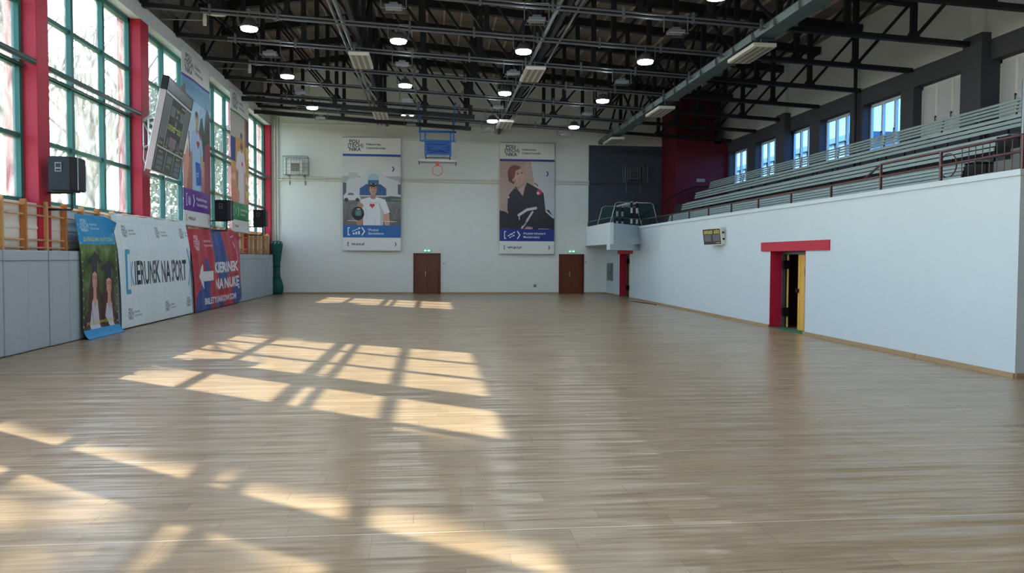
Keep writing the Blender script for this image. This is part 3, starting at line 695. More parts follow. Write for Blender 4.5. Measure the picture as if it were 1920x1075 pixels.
# ------------------------------------------------------------------ printed surfaces
from mathutils.geometry import tessellate_polygon
class Print:
    """a printed sheet: W x H metres, painted on a raster (row 0 on top) that becomes the colour attribute of the sheet's mesh"""
    def __init__(s, W, H, px, bg=(235, 236, 234)):
        s.W, s.H = W, H; s.w = int(round(W/px))*2; s.h = int(round(H/px))*2; s.px = px/2
        s.a = np.empty((s.h, s.w, 3)); s.a[:] = bg
        s.U, s.V = np.meshgrid((np.arange(s.w)+.5)/s.w, (np.arange(s.h)+.5)/s.h)
    def put(s, m, c, al=1.):
        c = np.asarray(c, float)
        if np.isscalar(al) or al.ndim == 0: s.a[m] = s.a[m]*(1-al)+c*al
        else: s.a[m] = s.a[m]*(1-al[m][:, None])+c*al[m][:, None]
    def rect(s, u0, v0, u1, v1, c, al=1.): s.put((s.U >= u0) & (s.U < u1) & (s.V >= v0) & (s.V < v1), c, al)
    def grad(s, u0, v0, u1, v1, c0, c1):
        m = (s.U >= u0) & (s.U < u1) & (s.V >= v0) & (s.V < v1); t = ((s.V-v0)/(v1-v0))[m][:, None]; s.a[m] = np.array(c0)*(1-t)+np.array(c1)*t
    def ell(s, u, v, ru, rv, c, al=1., rot=0, clip=None):
        du = (s.U-u)*s.W; dv = (s.V-v)*s.H; ru *= s.W; rv *= s.H
        if rot: cr, sr = math.cos(rot), math.sin(rot); du, dv = du*cr+dv*sr, -du*sr+dv*cr
        m = (du/ru)**2+(dv/rv)**2 < 1
        if clip: m &= (s.U >= clip[0]) & (s.V >= clip[1]) & (s.U < clip[2]) & (s.V < clip[3])
        s.put(m, c, al)
    def mask(s, pts):
        m = np.zeros(s.U.shape, bool); n = len(pts)
        for i in range(n):
            (x0, y0), (x1, y1) = pts[i], pts[(i+1) % n]
            if y0 == y1: continue
            c = ((y0 > s.V) != (y1 > s.V)) & (s.U < (x1-x0)*(s.V-y0)/(y1-y0)+x0); m ^= c
        return m
    def poly(s, pts, c, al=1.): s.put(s.mask(pts), c, al)
    def line(s, pts, wd, c, al=1.):
        for (x0, y0), (x1, y1) in zip(pts, pts[1:]):
            X0, Y0, X1, Y1 = x0*s.W, y0*s.H, x1*s.W, y1*s.H; dx, dy = X1-X0, Y1-Y0; l2 = dx*dx+dy*dy+1e-9
            px, py = s.U*s.W, s.V*s.H; t = np.clip(((px-X0)*dx+(py-Y0)*dy)/l2, 0, 1)
            s.put((px-X0-t*dx)**2+(py-Y0-t*dy)**2 < (wd/2)**2, c, al)
    def noise(s, u0, v0, u1, v1, amp, k=6, seed=1):
        rs = np.random.RandomState(seed); m = (s.U >= u0) & (s.U < u1) & (s.V >= v0) & (s.V < v1); n = np.zeros(s.U.shape)
        for j in range(3):
            g = rs.randn(k*2**j+2, k*2**j+2); x = s.U*(k*2**j); y = s.V*(k*2**j); xi = x.astype(int); yi = y.astype(int); fx = x-xi; fy = y-yi
            n += (g[yi, xi]*(1-fx)*(1-fy)+g[yi, xi+1]*fx*(1-fy)+g[yi+1, xi]*(1-fx)*fy+g[yi+1, xi+1]*fx*fy)/(1.6**j)
        s.a[m] = np.clip(s.a[m]+amp*n[m][:, None], 0, 255)
    def text(s, txt, u, v, hgt, c, bold=.0, sx=1., width=None):
        """u, v: left end and baseline as fractions; hgt: capital height in metres"""
        fc = bpy.data.curves.new('t', 'FONT'); fc.body = txt; fc.size = 1; fc.offset = bold; fc.resolution_u = 3; fc.fill_mode = 'FRONT'
        fo = bpy.data.objects.new('t', fc); COL.objects.link(fo); dg = bpy.context.evaluated_depsgraph_get(); me = fo.evaluated_get(dg).to_mesh()
        me.calc_loop_triangles(); vv = np.array([x.co[:2] for x in me.vertices]); tr = [tuple(t.vertices) for t in me.loop_triangles]
        fo.evaluated_get(dg).to_mesh_clear(); bpy.data.objects.remove(fo); bpy.data.curves.remove(fc)
        if len(vv) == 0: return
        sc = hgt/.70; fx = sc*sx
        if width: fx = width/(vv[:, 0].max()-vv[:, 0].min())
        X = (u*s.W+(vv[:, 0]-(vv[:, 0].min() if width else 0))*fx)/s.px; Y = (v*s.H-vv[:, 1]*sc)/s.px
        for t in tr:
            xs = X[list(t)]; ys = Y[list(t)]
            x0, x1 = int(max(0, math.floor(xs.min()-.5))), int(min(s.w-1, math.ceil(xs.max()))); y0, y1 = int(max(0, math.floor(ys.min()-.5))), int(min(s.h-1, math.ceil(ys.max())))
            if x1 < x0 or y1 < y0: continue
            gx, gy = np.meshgrid(np.arange(x0, x1+1)+.5, np.arange(y0, y1+1)+.5)
            d = (xs[1]-xs[0])*(ys[2]-ys[0])-(xs[2]-xs[0])*(ys[1]-ys[0])
            if abs(d) < 1e-9: continue
            w1 = ((gx-xs[0])*(ys[2]-ys[0])-(xs[2]-xs[0])*(gy-ys[0]))/d; w2 = ((xs[1]-xs[0])*(gy-ys[0])-(gx-xs[0])*(ys[1]-ys[0]))/d
            m = (w1 >= -1e-6) & (w2 >= -1e-6) & (w1+w2 <= 1+1e-6); s.a[y0:y1+1, x0:x1+1][m] = c
    def build(s, name, fn, parent, mt, back=.01):
        """fn(u metres from the left, v metres from the bottom) -> point; the sheet gets a back side"""
        im = s.a.reshape(s.h//2, 2, s.w//2, 2, 3).mean(axis=(1, 3)); h, w_ = im.shape[:2]
        ii, jj = np.meshgrid(np.arange(w_+1), np.arange(h+1)); P = np.empty(((h+1)*(w_+1), 3))
        pu = np.clip((ii.ravel()), 0, w_)/w_*s.W; pv = (1-jj.ravel()/h)*s.H
        P[:] = np.stack(fn(pu, pv), axis=1)
        base = (jj[:-1, :-1]*(w_+1)+ii[:-1, :-1]).ravel()
        Fq = np.stack([base, base+w_+1, base+w_+2, base+1], axis=1)
        me = bpy.data.meshes.new(name); nv, nf = len(P), len(Fq)
        me.vertices.add(nv); me.vertices.foreach_set('co', P.ravel()); me.loops.add(nf*4); me.loops.foreach_set('vertex_index', Fq.ravel().astype(np.int32))
        me.polygons.add(nf); me.polygons.foreach_set('loop_start', np.arange(0, nf*4, 4, dtype=np.int32)); me.polygons.foreach_set('loop_total', np.full(nf, 4, np.int32))
        me.polygons.foreach_set('use_smooth', np.ones(nf, bool)); me.update(calc_edges=True)
        at = me.color_attributes.new('print', 'FLOAT_COLOR', 'CORNER'); c = np.ones((nf, 4, 4)); c[:, :, :3] = lin(im.reshape(-1, 3))[:, None, :]
        at.data.foreach_set('color', c.ravel()); me.materials.append(mt); me.validate()
        o = bpy.data.objects.new(name, me); COL.objects.link(o)
        if parent is not None: o.parent = parent
        if back:
            so = o.modifiers.new('thickness', 'SOLIDIFY'); so.thickness = back; so.offset = -1 if back > 0 else 1
        return o
def print_mat(name, rough, sheen=.5):
    m = bpy.data.materials.new(name); m.use_nodes = True; t = m.node_tree; b = t.nodes['Principled BSDF']
    a = t.nodes.new('ShaderNodeAttribute'); a.attribute_name = 'print'; t.links.new(a.outputs['Color'], b.inputs['Base Color'])
    n = t.nodes.new('ShaderNodeTexNoise'); n.inputs['Scale'].default_value = 1.4; bp = t.nodes.new('ShaderNodeBump'); bp.inputs['Strength'].default_value = .3; bp.inputs['Distance'].default_value = .05
    t.links.new(n.outputs['Fac'], bp.inputs['Height']); t.links.new(bp.outputs[0], b.inputs['Normal'])
    b.inputs['Roughness'].default_value = rough; b.inputs['Specular IOR Level'].default_value = sheen; return m
PVC = print_mat('printed_pvc', .42); PAN = print_mat('printed_panel', .35)
INK = (28, 34, 52)
def uni_logo(p, u, v, h, c=INK, c2=None, sub=True):
    """stacked university wordmark: three lines, then the name beside it. h: height of one line in metres"""
    k = h*1.16/p.H; W = p.W
    p.text('POLI', u+h*.35/W, v, h, c, .02); p.text('[TECH)', u-.1*h/W, v+k, h, c, .02); p.text('NIKA', u+h*.35/W, v+2*k, h, c, .02)
    if sub:
        p.text('Politechnika', u+h*5.2/W, v+k*.55, h*.62, c2 or c, .012); p.text('Częstochowska', u+h*5.2/W, v+k*1.45, h*.62, c2 or c, .01)
def chevron(p, u, v, hh, wd, c):
    d = hh*.32/p.W; p.line([(u, v-hh/2/p.H), (u+d, v), (u, v+hh/2/p.H)], wd, c)
def bracket(p, u, v, hh, wd, c):
    d = hh*.2/p.W; p.line([(u+d, v-hh/2/p.H), (u, v-hh/2/p.H), (u, v+hh/2/p.H), (u+d, v+hh/2/p.H)], wd, c)
SKIN = (206, 160, 138)
def heart(p, u, v, r, c=(204, 30, 52)):
    ru, rv = r/p.W, r/p.H
    p.ell(u-ru*.5, v-rv*.2, ru*.58, rv*.58, c); p.ell(u+ru*.5, v-rv*.2, ru*.58, rv*.58, c); p.poly([(u-ru*1.02, v), (u+ru*1.02, v), (u, v+rv*1.2)], c)
def tshirt_person(p, cx, top, k, shirt, hair, skin=SKIN, arms=True, bottom=.79, headk=1.):
    """head at (cx, top), k = head half height as a fraction of H"""
    H, W = p.H, p.W; ku = k*H/W
    sh = tuple(int(x*.86) for x in shirt); sk2 = tuple(int(x*.85) for x in skin)
    if arms:
        p.poly([(cx-ku*2.4, top+k*2.6), (cx-ku*1.5, top+k*2.2), (cx-ku*1.7, top+k*5), (cx-ku*2.1, top+k*7), (cx-ku*2.9, top+k*6.8), (cx-ku*2.8, top+k*4.5)], sk2)
        p.poly([(cx+ku*2.4, top+k*2.6), (cx+ku*1.5, top+k*2.2), (cx+ku*1.7, top+k*5), (cx+ku*2.2, top+k*7), (cx+ku*2.9, top+k*6.8), (cx+ku*2.8, top+k*4.5)], skin)
    p.poly([(cx-ku*.42, top+k*.6), (cx+ku*.42, top+k*.6), (cx+ku*.5, top+k*1.6), (cx-ku*.5, top+k*1.6)], sk2)
    p.poly([(cx-ku*.5, top+k*1.35), (cx+ku*.5, top+k*1.35), (cx+ku*2.1, top+k*1.8), (cx+ku*2.9, top+k*4.0), (cx+ku*1.9, top+k*4.4), (cx+ku*1.7, top+k*3.6), (cx+ku*1.75, bottom), (cx-ku*1.75, bottom),
            (cx-ku*1.7, top+k*3.6), (cx-ku*1.9, top+k*4.4), (cx-ku*2.9, top+k*4.0), (cx-ku*2.1, top+k*1.8)], shirt)
    p.poly([(cx+ku*.9, top+k*2), (cx+ku*1.7, top+k*3.6), (cx+ku*1.75, bottom), (cx+ku*1.2, bottom), (cx+ku*1.25, top+k*4)], sh)
    p.line([(cx-ku*1.3, top+k*3.2), (cx-ku*1.0, top+k*6)], .02, sh, .6); p.line([(cx+ku*.4, top+k*5), (cx+ku*.2, top+k*8)], .03, sh, .5)
    p.ell(cx, top+k*1.4, ku*.48, k*.32, sk2)
    p.ell(cx, top-k*.22, ku*.74, k*.86, hair); p.ell(cx, top, ku*.66, k*.95, skin); p.ell(cx+ku*.3, top+k*.1, ku*.33, k*.75, sk2, .45)
    p.ell(cx, top-k*.72, ku*.66, k*.36, hair)
    p.ell(cx-ku*.26, top-k*.12, ku*.1, k*.06, (60, 44, 40)); p.ell(cx+ku*.26, top-k*.12, ku*.1, k*.06, (60, 44, 40))
    p.line([(cx-ku*.38, top-k*.26), (cx-ku*.14, top-k*.28)], .018, (80, 58, 48)); p.line([(cx+ku*.14, top-k*.28), (cx+ku*.38, top-k*.26)], .018, (80, 58, 48))
    p.line([(cx+ku*.03, top-k*.1), (cx+ku*.08, top+k*.22), (cx-ku*.06, top+k*.24)], .014, sk2)
    p.line([(cx-ku*.22, top+k*.48), (cx, top+k*.53), (cx+ku*.22, top+k*.47)], .022, (168, 84, 84))
def hanging(p, accent, stripe, band, lines, url, pic, icon):
    s0, s1, b0, b1 = stripe[0], stripe[1], band[0], band[1]
    pic(p, s1, b0)
    p.rect(0, 0, 1, s0, (232, 233, 230)); p.rect(0, s0, 1, s1, accent); p.rect(0, b0, 1, b1, accent); p.rect(0, b1, 1, 1, (232, 235, 236))
    h = .044*p.W; uni_logo(p, .09, .05, h*1.35)
    chevron(p, .86, .275, .2, .055, accent)
    bv = (b0+b1)/2; bracket(p, .09, bv, .34, .045, (240, 244, 248)); chevron(p, .33, bv, .34, .055, (240, 244, 248))
    WH = (240, 244, 248)
    if icon == 'chart':
        for i, hh in enumerate((.05, .09, .13)): p.rect(.17+.045*i, bv+.02-hh/p.H*.5, .2+.045*i, bv+.028, WH)
        p.line([(.15, bv+.0), (.2, bv-.016), (.29, bv-.03)], .035, WH); p.poly([(.26, bv-.038), (.3, bv-.034), (.285, bv-.018)], WH)
    elif icon == 'nodes':
        for du, dv in ((0, 0), (.04, -.014), (.03, .014)):
            p.line([(.16+du, bv+dv+.008), (.23+du, bv+dv-.01)], .03, WH); p.ell(.16+du, bv+dv+.008, .012, .0065, WH); p.ell(.23+du, bv+dv-.01, .012, .0065, WH)
    elif icon == 'at': p.text('@', .145, bv+.018, .19, WH, .01)
    else: p.text('$' if icon == 'dollar' else 'S', .19, bv+.018, .2, WH, .01)
    p.text(lines[0], .43, bv-.006, .105, WH, .015); p.text(lines[1], .43, bv+.026, .105, WH, .015)
    uv = (b1+1)/2+.008; bracket(p, .085, uv-.008, .16, .03, INK); p.text(url, .145, uv, .115, INK, .02); chevron(p, .9, uv-.008, .17, .035, INK)

def pic_man(p, a, b):
    p.grad(0, a, 1, .34, (214, 217, 218), (226, 228, 228)); p.rect(0, .34, 1, b, (176, 184, 190))
    p.rect(.1, .31, .26, .4, (196, 200, 204)); p.poly([(.0, .42), (.1, .37), (.3, .35), (.38, .3), (.52, .26), (.66, .3), (.75, .35), (.95, .38), (1, .4), (1, .52), (0, .52)], (214, 218, 224))
    p.rect(0, .4, .06, .52, (90, 98, 108)); p.rect(.95, .41, 1, .5, (96, 104, 110))
    p.poly([(.43, .335), (.52, .315), (.62, .335), (.62, .42), (.43, .42)], (164, 200, 218)); p.rect(.43, .375, .62, .42, (58, 110, 160))
    p.poly([(.29, .45), (.4, .41), (.65, .41), (.75, .45), (.75, .51), (.29, .51)], (42, 92, 148))
    for i in range(8): p.line([(.31+.06*i, .42), (.31+.06*i, .51)], .012, (96, 146, 190), .7)
    p.grad(0, .52, 1, b, (126, 128, 134), (104, 102, 104)); p.noise(0, .53, 1, b, 9, 26, 3)
    p.poly([(.01, .52), (.06, .485), (.18, .48), (.25, .51), (.31, .53), (.3, .555), (.02, .555)], (222, 226, 230)); p.poly([(.08, .51), (.1, .49), (.17, .49), (.2, .51)], (110, 118, 128))
    p.ell(.06, .552, .035, .017, (60, 60, 66)); p.ell(.25, .552, .035, .017, (60, 60, 66))
    p.poly([(.69, .535), (.8, .515), (.95, .52), (1, .53), (1, .565), (.7, .565)], (78, 98, 92)); p.rect(.84, .54, .99, .55, (128, 156, 120))
    tshirt_person(p, .52, .455, .051, (228, 234, 242), (58, 46, 44), bottom=b)
    p.line([(.46, .408), (.58, .408)], .05, (40, 42, 52)); p.rect(.47, .405, .5, .412, (220, 220, 226)); p.rect(.55, .405, .58, .412, (220, 220, 226))
    heart(p, .505, .6, .11)
    p.line([(.46, .57), (.5, .57)], .012, (120, 124, 136)); p.line([(.53, .575), (.6, .575)], .012, (150, 150, 160))
    p.poly([(.15, .66), (.3, .57), (.36, .6), (.22, .71)], (188, 140, 120))
    p.ell(.26, .672, .105, .06, (26, 30, 36)); p.ell(.26, .66, .085, .035, (52, 66, 72)); p.rect(.22, .645, .31, .69, (92, 140, 140)); p.ell(.27, .632, .03, .006, (210, 216, 214))
    p.line([(.16, .71), (.2, .735), (.26, .735)], .03, (196, 148, 126))
    p.line([(.08, .735), (.24, .737)], .022, (232, 232, 232)); p.line([(.68, .738), (.92, .742)], .028, (236, 236, 236))
def pic_woman(p, a, b):
    p.grad(0, a, 1, b, (206, 208, 214), (196, 200, 206)); p.poly([(0, a), (.57, a), (.66, .5), (.6, b), (0, b)], (190, 164, 152)); p.noise(0, a, .66, b, 5, 9, 8)
    for i in range(16): p.line([(0, .2+.035*i), (.6, .185+.036*i)], .03, (168, 140, 128), .5)
    p.poly([(.6, a), (.8, a), (.83, .5), (.66, .5)], (204, 206, 212))
    p.poly([(0, .61), (.1, .62), (.22, .66), (.3, b), (0, b)], (26, 28, 42)); p.poly([(.8, .6), (.9, .6), (1, .68), (1, b), (.6, b), (.7, .66)], (24, 26, 36)); p.line([(.82, .6), (.98, .67)], .08, (206, 210, 216))
    g = (28, 30, 46); g2 = (42, 44, 62)
    p.poly([(.26, .4), (.45, .37), (.5, .42), (.48, .47), (.3, .45)], (190, 142, 128))
    p.poly([(.26, .41), (.15, .48), (.14, .6), (.2, .72), (.3, b), (.82, b), (.84, .62), (.8, .45), (.74, .42), (.5, .355), (.46, .4), (.42, .475), (.33, .42)], g)
    p.line([(.29, .4), (.4, .475)], .07, g2); p.line([(.5, .36), (.43, .47)], .06, g2); p.line([(.7, .46), (.74, .62), (.64, .7)], .05, g2, .8); p.line([(.2, .5), (.26, .62)], .06, g2, .7)
    p.poly([(.33, .42), (.46, .38), (.425, .475)], (214, 172, 160))
    p.ell(.72, .442, .05, .026, (196, 60, 84)); p.ell(.7, .45, .02, .012, (230, 226, 230)); p.line([(.64, .36), (.7, .385)], .05, (120, 40, 56)); p.rect(.15, .48, .175, .5, (220, 220, 224))
    p.ell(.27, .275, .125, .073, (116, 62, 56)); p.poly([(.15, .3), (.17, .35), (.26, .37), (.3, .27)], (104, 54, 50))
    p.ell(.345, .292, .1, .066, (216, 172, 156), 1, -.25); p.ell(.38, .335, .055, .03, (208, 160, 146)); p.ell(.25, .335, .022, .016, (204, 152, 138))
    p.poly([(.2, .23), (.28, .205), (.38, .21), (.36, .235), (.29, .25), (.27, .31), (.22, .32)], (128, 70, 62))
    p.ell(.33, .277, .02, .005, (52, 38, 40)); p.ell(.405, .27, .018, .005, (52, 38, 40)); p.line([(.31, .264), (.35, .262)], .012, (96, 56, 50)); p.line([(.39, .258), (.42, .257)], .012, (96, 56, 50))
    p.line([(.385, .28), (.41, .302), (.39, .305)], .014, (184, 132, 118)); p.line([(.365, .327), (.42, .318)], .022, (176, 72, 82)); p.ell(.395, .32, .02, .003, (236, 230, 228))
    p.line([(.35, .65), (.5, .6), (.66, .585)], .13, (208, 210, 218)); p.line([(.36, .655), (.36, .69)], .05, (200, 204, 212)); p.line([(.6, .62), (.5, .7), (.41, .765)], .1, (200, 202, 210)); p.line([(.48, .71), (.43, .74)], .05, (50, 52, 64))
    p.ell(.53, .78, .085, .018, (214, 168, 152)); p.line([(.46, .78), (.5, .755), (.6, .76)], .035, (206, 158, 142))
    p.line([(.08, .775), (.24, .777)], .022, (232, 232, 232)); p.line([(.72, .773), (.92, .776)], .028, (236, 236, 236))
def pic_it(p, a, b):
    p.grad(0, a, 1, .5, (110, 168, 206), (204, 224, 234)); p.rect(0, .18, 1, .27, (84, 142, 178), .6)
    p.poly([(.55, .42), (.62, .35), (.7, .33), (.78, .42), (.84, .3), (.92, .26), (1, .3), (1, .62), (.5, .62)], (52, 70, 60)); p.noise(.5, .26, 1, .62, 10, 30, 5); p.poly([(0, .22), (.1, .19), (.14, .3), (0, .36)], (90, 106, 84))
    p.line([(.86, .2), (.87, .45)], .04, (90, 96, 100)); p.grad(0, .6, 1, b, (206, 140, 130), (176, 110, 116))
    p.poly([(.8, .5), (1, .46), (1, b), (.74, b)], (150, 64, 84))
    tshirt_person(p, .46, .37, .047, (168, 200, 236), (74, 60, 54), bottom=b); heart(p, .5, .51, .13)
    p.poly([(.0, .66), (.16, .53), (.22, .6), (.1, b), (0, b)], (222, 168, 148)); p.line([(.2, .46), (.22, .6)], .06, (30, 34, 44)); p.line([(.6, .43), (.78, .52), (.8, .62)], .05, (28, 32, 42))
    p.poly([(.4, .62), (.56, .62), (.62, .67), (.62, .75), (.44, .76)], (40, 96, 190)); p.text('77', .44, .71, .15, (230, 236, 246), .02)
    p.poly([(.5, .43), (.56, .425), (.64, .47), (.6, .48)], (176, 60, 84))
def pic_sport(p, a, b):
    p.rect(0, a, 1, b, (196, 192, 186)); p.poly([(.0, .33), (1, .3), (1, .56), (0, .56)], (216, 166, 88)); p.noise(0, .3, 1, .56, 6, 18, 6)
    p.rect(0, .33, .22, .5, (30, 64, 150)); p.rect(.74, a, .82, .45, (190, 96, 64)); p.rect(.83, a, 1, .35, (60, 66, 96)); p.rect(.8, .36, 1, .44, (210, 190, 120)); p.rect(.72, .42, .8, .64, (180, 40, 60))
    p.grad(0, .56, 1, b, (226, 152, 112), (214, 136, 108)); p.poly([(.0, .6), (.4, .56), (.9, .58), (1, .62), (1, .64), (0, .63)], (236, 196, 160))
    tshirt_person(p, .52, .33, .053, (236, 222, 228), (50, 40, 40), skin=(200, 148, 120), bottom=b); p.ell(.53, .372, .1, .026, (70, 50, 44), .8); p.ell(.53, .36, .045, .007, (190, 110, 100))
    heart(p, .55, .5, .12); p.ell(.88, .69, .1, .05, (226, 206, 60)); p.ell(.86, .66, .06, .03, (70, 100, 160), .7)
    p.line([(.2, .52), (.25, .66), (.36, .74)], .12, (206, 150, 124)); p.line([(.36, .7), (.4, .76), (.36, .78)], .06, (196, 60, 80))

def hang_fn_y(x0, z0, W, H, yp):   # sheet facing -Y
    return lambda u, v: (u+x0, yp-.015*np.sin(u*2.6+v*.7)-.01*np.sin(v*3.1+u), v+z0)
def banner(name, lab, p, fn, loc, back=.01, extras=None):
    r_ = empty(name, loc, lab, 'banner'); inv = Matrix.Translation(loc).inverted()
    o = p.build('printed_sheet', fn, r_, PVC, back); o.matrix_parent_inverse = inv
    return r_, inv
BL = (26, 78, 168)
for x0, z0, W, H, acc, ln, url, pic, ic, lab in (
    (-4.18, 2.07, 2.72, 5.36, BL, ('Wydział', 'Zarządzania'), 'wz.pcz.pl', pic_man, 'chart', 'tall blue and white banner showing a man with a helmet, on the far wall'),
    (3.28, 1.95, 2.68, 5.37, (22, 44, 140), ('Wydział Inżynierii', 'Mechanicznej'), 'wim.pcz.pl', pic_woman, 'nodes', 'tall banner showing a woman in a dark martial arts suit, on the far wall')):
    p = Print(W, H, .013); hanging(p, acc, (.146, .166), (.775, .885), ln, url, pic, ic)
    if ic == 'chart': p.rect(0, .775, 1, .885, (34, 104, 178)); hanging_band = None
    if ic == 'chart':
        bv = .83; WH = (240, 244, 248); bracket(p, .09, bv, .34, .045, WH); chevron(p, .33, bv, .34, .055, WH)
        for i, hh in enumerate((.05, .09, .13)): p.rect(.17+.045*i, bv+.022-hh*2/p.H*.5, .2+.045*i, bv+.028, WH)
        p.line([(.16, bv+.0), (.22, bv-.014), (.29, bv-.028)], .03, WH); p.poly([(.26, bv-.036), (.3, bv-.034), (.288, bv-.016)], WH)
        p.text(ln[0], .43, bv-.006, .105, WH, .015); p.text(ln[1], .43, bv+.026, .105, WH, .015)
    r_, inv = banner('hanging_banner', lab, p, hang_fn_y(x0, z0, W, H, YF-.17), (x0+W/2, YF-.17, z0))
    for z in (z0, z0+H):
        b = MB(); b.tube([(x0-.02, YF-.15, z), (x0+W+.02, YF-.15, z)], .022, 8); b.build('pole', 'silver', r_).matrix_parent_inverse = inv
def side_fn(y0, W, z0, xp, amp=.02, k=2.2, lean=0., H=1., slopeT=0., foot=None):
    def f(u, v):
        x = xp+amp*np.sin((u)*k)+.5*amp*np.sin(u*k*2.3+1+v*.8)+lean*(1-v/H)
        z = z0+v*(1+slopeT*(u/W))
        return (x, y0+u, z)
    return f
for y0, W, acc, ln, url, pic, ic, lab in (
    (24.02, 2.86, (98, 40, 150), ('Wydział Informatyki', 'i Sztucznej Inteligencji'), 'wiisi.pcz.pl', pic_it, 'at', 'tall purple and white banner hanging over the windows behind the scoreboard'),
    (29.6, 2.86, (30, 140, 72), ('Wydział Infrastruktury', 'i Środowiska'), 'wi.pcz.pl', pic_sport, 'S', 'tall green and white banner hanging over the windows near the far wall')):
    p = Print(W, 5.28, .016); hanging(p, acc, (.143, .156), (.79, .915), ln, url, pic, ic)
    fn = side_fn(y0, W, 2.7, -7.36, .02, 1.4)
    r_, inv = banner('hanging_banner', lab, p, fn, (-7.36, y0+W/2, 2.7))
    for z in (2.7, 7.98):
        b = MB(); b.tube([(-7.38, y0-.02, z), (-7.38, y0+W+.02, z)], .02, 8); b.build('pole', 'silver', r_).matrix_parent_inverse = inv

# draped banners along the wall bars
def drape(y0t, y0b, y1t, y1b, zt0, zt1, zb, xt, xb, amp, k, W, H, foot=0., sag=None):
    def f(u, v):
        t = u/W; q = v/H
        y = (y0b*(1-t)+y1b*t)*(1-q)+(y0t*(1-t)+y1t*t)*q
        zt = zt0*(1-t)+zt1*t
        if sag is not None: zt = zt-sag*np.abs(np.sin(u*2.4))
        z = zb+(zt-zb)*q
        wob = amp*np.sin(u*k+.8*np.sin(v*1.7))+.5*amp*np.sin(u*k*2.17+v*1.3+1)
        x = xb+(xt-xb)*np.clip((q-.7)/.3, 0, 1)+.6*(wob+amp*1.3)*(.4+.6*np.sin(math.pi*np.clip(q, 0, 1))**.5)
        if foot:
            w_ = np.clip((.09-q)/.09, 0, 1); x = x+foot*w_; z = np.maximum(z*(1-w_)+.012+.0*q, .012)
        return (x, y, z)
    return f
XT = -7.39; XB = -7.255
# blue banner
W, H = 1.8, 2.75
p = Print(W, H, .009, (36, 148, 214)); SKY = (38, 150, 216)
p.grad(0, .24, 1, .93, (84, 112, 56), (52, 66, 44)); p.noise(0, .24, 1, .93, 18, 7, 11); p.noise(0, .24, 1, .93, 9, 20, 12)
p.poly([(.0, .24), (.5, .24), (.4, .3), (.1, .33), (0, .4)], (120, 146, 84), .5)
def grad_girl(p, cx, top, k, hair, yb=.93):
    ku = k*p.H/p.W
    p.poly([(cx-ku*.9, top-k*.4), (cx+ku*.9, top-k*.4), (cx+ku*1.5, top+k*3), (cx+ku*1.9, yb-.05), (cx-ku*1.9, yb-.05), (cx-ku*1.5, top+k*3)], hair)
    p.poly([(cx-ku*2.6, top+k*4.2), (cx-ku*.9, top+k*2.2), (cx+ku*.9, top+k*2.2), (cx+ku*2.6, top+k*4.2), (cx+ku*2.8, yb), (cx-ku*2.8, yb)], (46, 26, 36))
    p.poly([(cx-ku*1.2, top+k*2.3), (cx-ku*.3, top+k*1.8), (cx+ku*.3, top+k*1.8), (cx+ku*1.3, top+k*2.4), (cx+ku*1.5, yb), (cx-ku*1.5, yb)], (206, 208, 226))
    p.poly([(cx-ku*.34, top+k*.7), (cx+ku*.34, top+k*.7), (cx+ku*.4, top+k*1.9), (cx, top+k*2.7), (cx-ku*.4, top+k*1.9)], (204, 158, 142))
    p.ell(cx, top, ku*.66, k*.96, (216, 172, 156)); p.ell(cx+ku*.35, top+k*.2, ku*.3, k*.7, (188, 138, 124), .5)
    p.poly([(cx-ku*.95, top-k*.1), (cx-ku*.6, top-k*.9), (cx-ku*.5, top+k*1.5), (cx-ku*1.15, top+k*4.5), (cx-ku*1.7, top+k*5)], hair); p.poly([(cx+ku*.95, top-k*.1), (cx+ku*.6, top-k*.9), (cx+ku*.55, top+k*1.5), (cx+ku*1.1, top+k*5), (cx+ku*1.6, top+k*5)], hair)
    p.ell(cx-ku*.26, top-k*.12, ku*.12, k*.08, (48, 32, 34)); p.ell(cx+ku*.26, top-k*.12, ku*.12, k*.08, (48, 32, 34))
    p.line([(cx-ku*.4, top-k*.3), (cx-ku*.14, top-k*.32)], .012, (84, 56, 50)); p.line([(cx+ku*.14, top-k*.32), (cx+ku*.4, top-k*.3)], .012, (84, 56, 50))
    p.line([(cx, top-k*.1), (cx+ku*.06, top+k*.24), (cx-ku*.06, top+k*.25)], .008, (180, 130, 118)); p.ell(cx, top+k*.5, ku*.26, k*.13, (160, 50, 66)); p.ell(cx, top+k*.48, ku*.2, k*.05, (240, 234, 232))
    p.line([(cx-ku*.35, top+k*1.7), (cx, top+k*2.15), (cx+ku*.35, top+k*1.7)], .01, (230, 216, 190))
    p.poly([(cx-ku*.72, top-k*.5), (cx-ku*.68, top-k*1.5), (cx+ku*.72, top-k*1.5), (cx+ku*.76, top-k*.45), (cx, top-k*.75)], (30, 34, 46))
    p.poly([(cx-ku*1.7, top-k*1.75), (cx+ku*.1, top-k*2.7), (cx+ku*1.7, top-k*1.6), (cx-ku*.1, top-k*1.2)], (38, 44, 58))
    p.line([(cx+ku*.9, top-k*1.7), (cx+ku*.75, top-k*.7)], .02, (190, 194, 200), .7)
grad_girl(p, .74, .585, .08, (84, 44, 38)); grad_girl(p, .35, .53, .088, (80, 44, 40))
p.line([(.86, .72), (.8, .78)], .02, (90, 90, 110)); p.line([(.2, .6), (.3, .9)], .02, (90, 40, 40), .6)
p.rect(0, 0, 1, .235, SKY); p.rect(0, .925, 1, 1, SKY); p.text('pcz.pl/kandydaci', .12, .9, .085, (222, 206, 60), .01, width=W*.76)
uni_logo(p, .08, .065, .085, (216, 236, 246)); p.text('ZAPRASZAMY NA STUDIA', .1, .215, .09, (206, 208, 120), .015, width=W*.84)
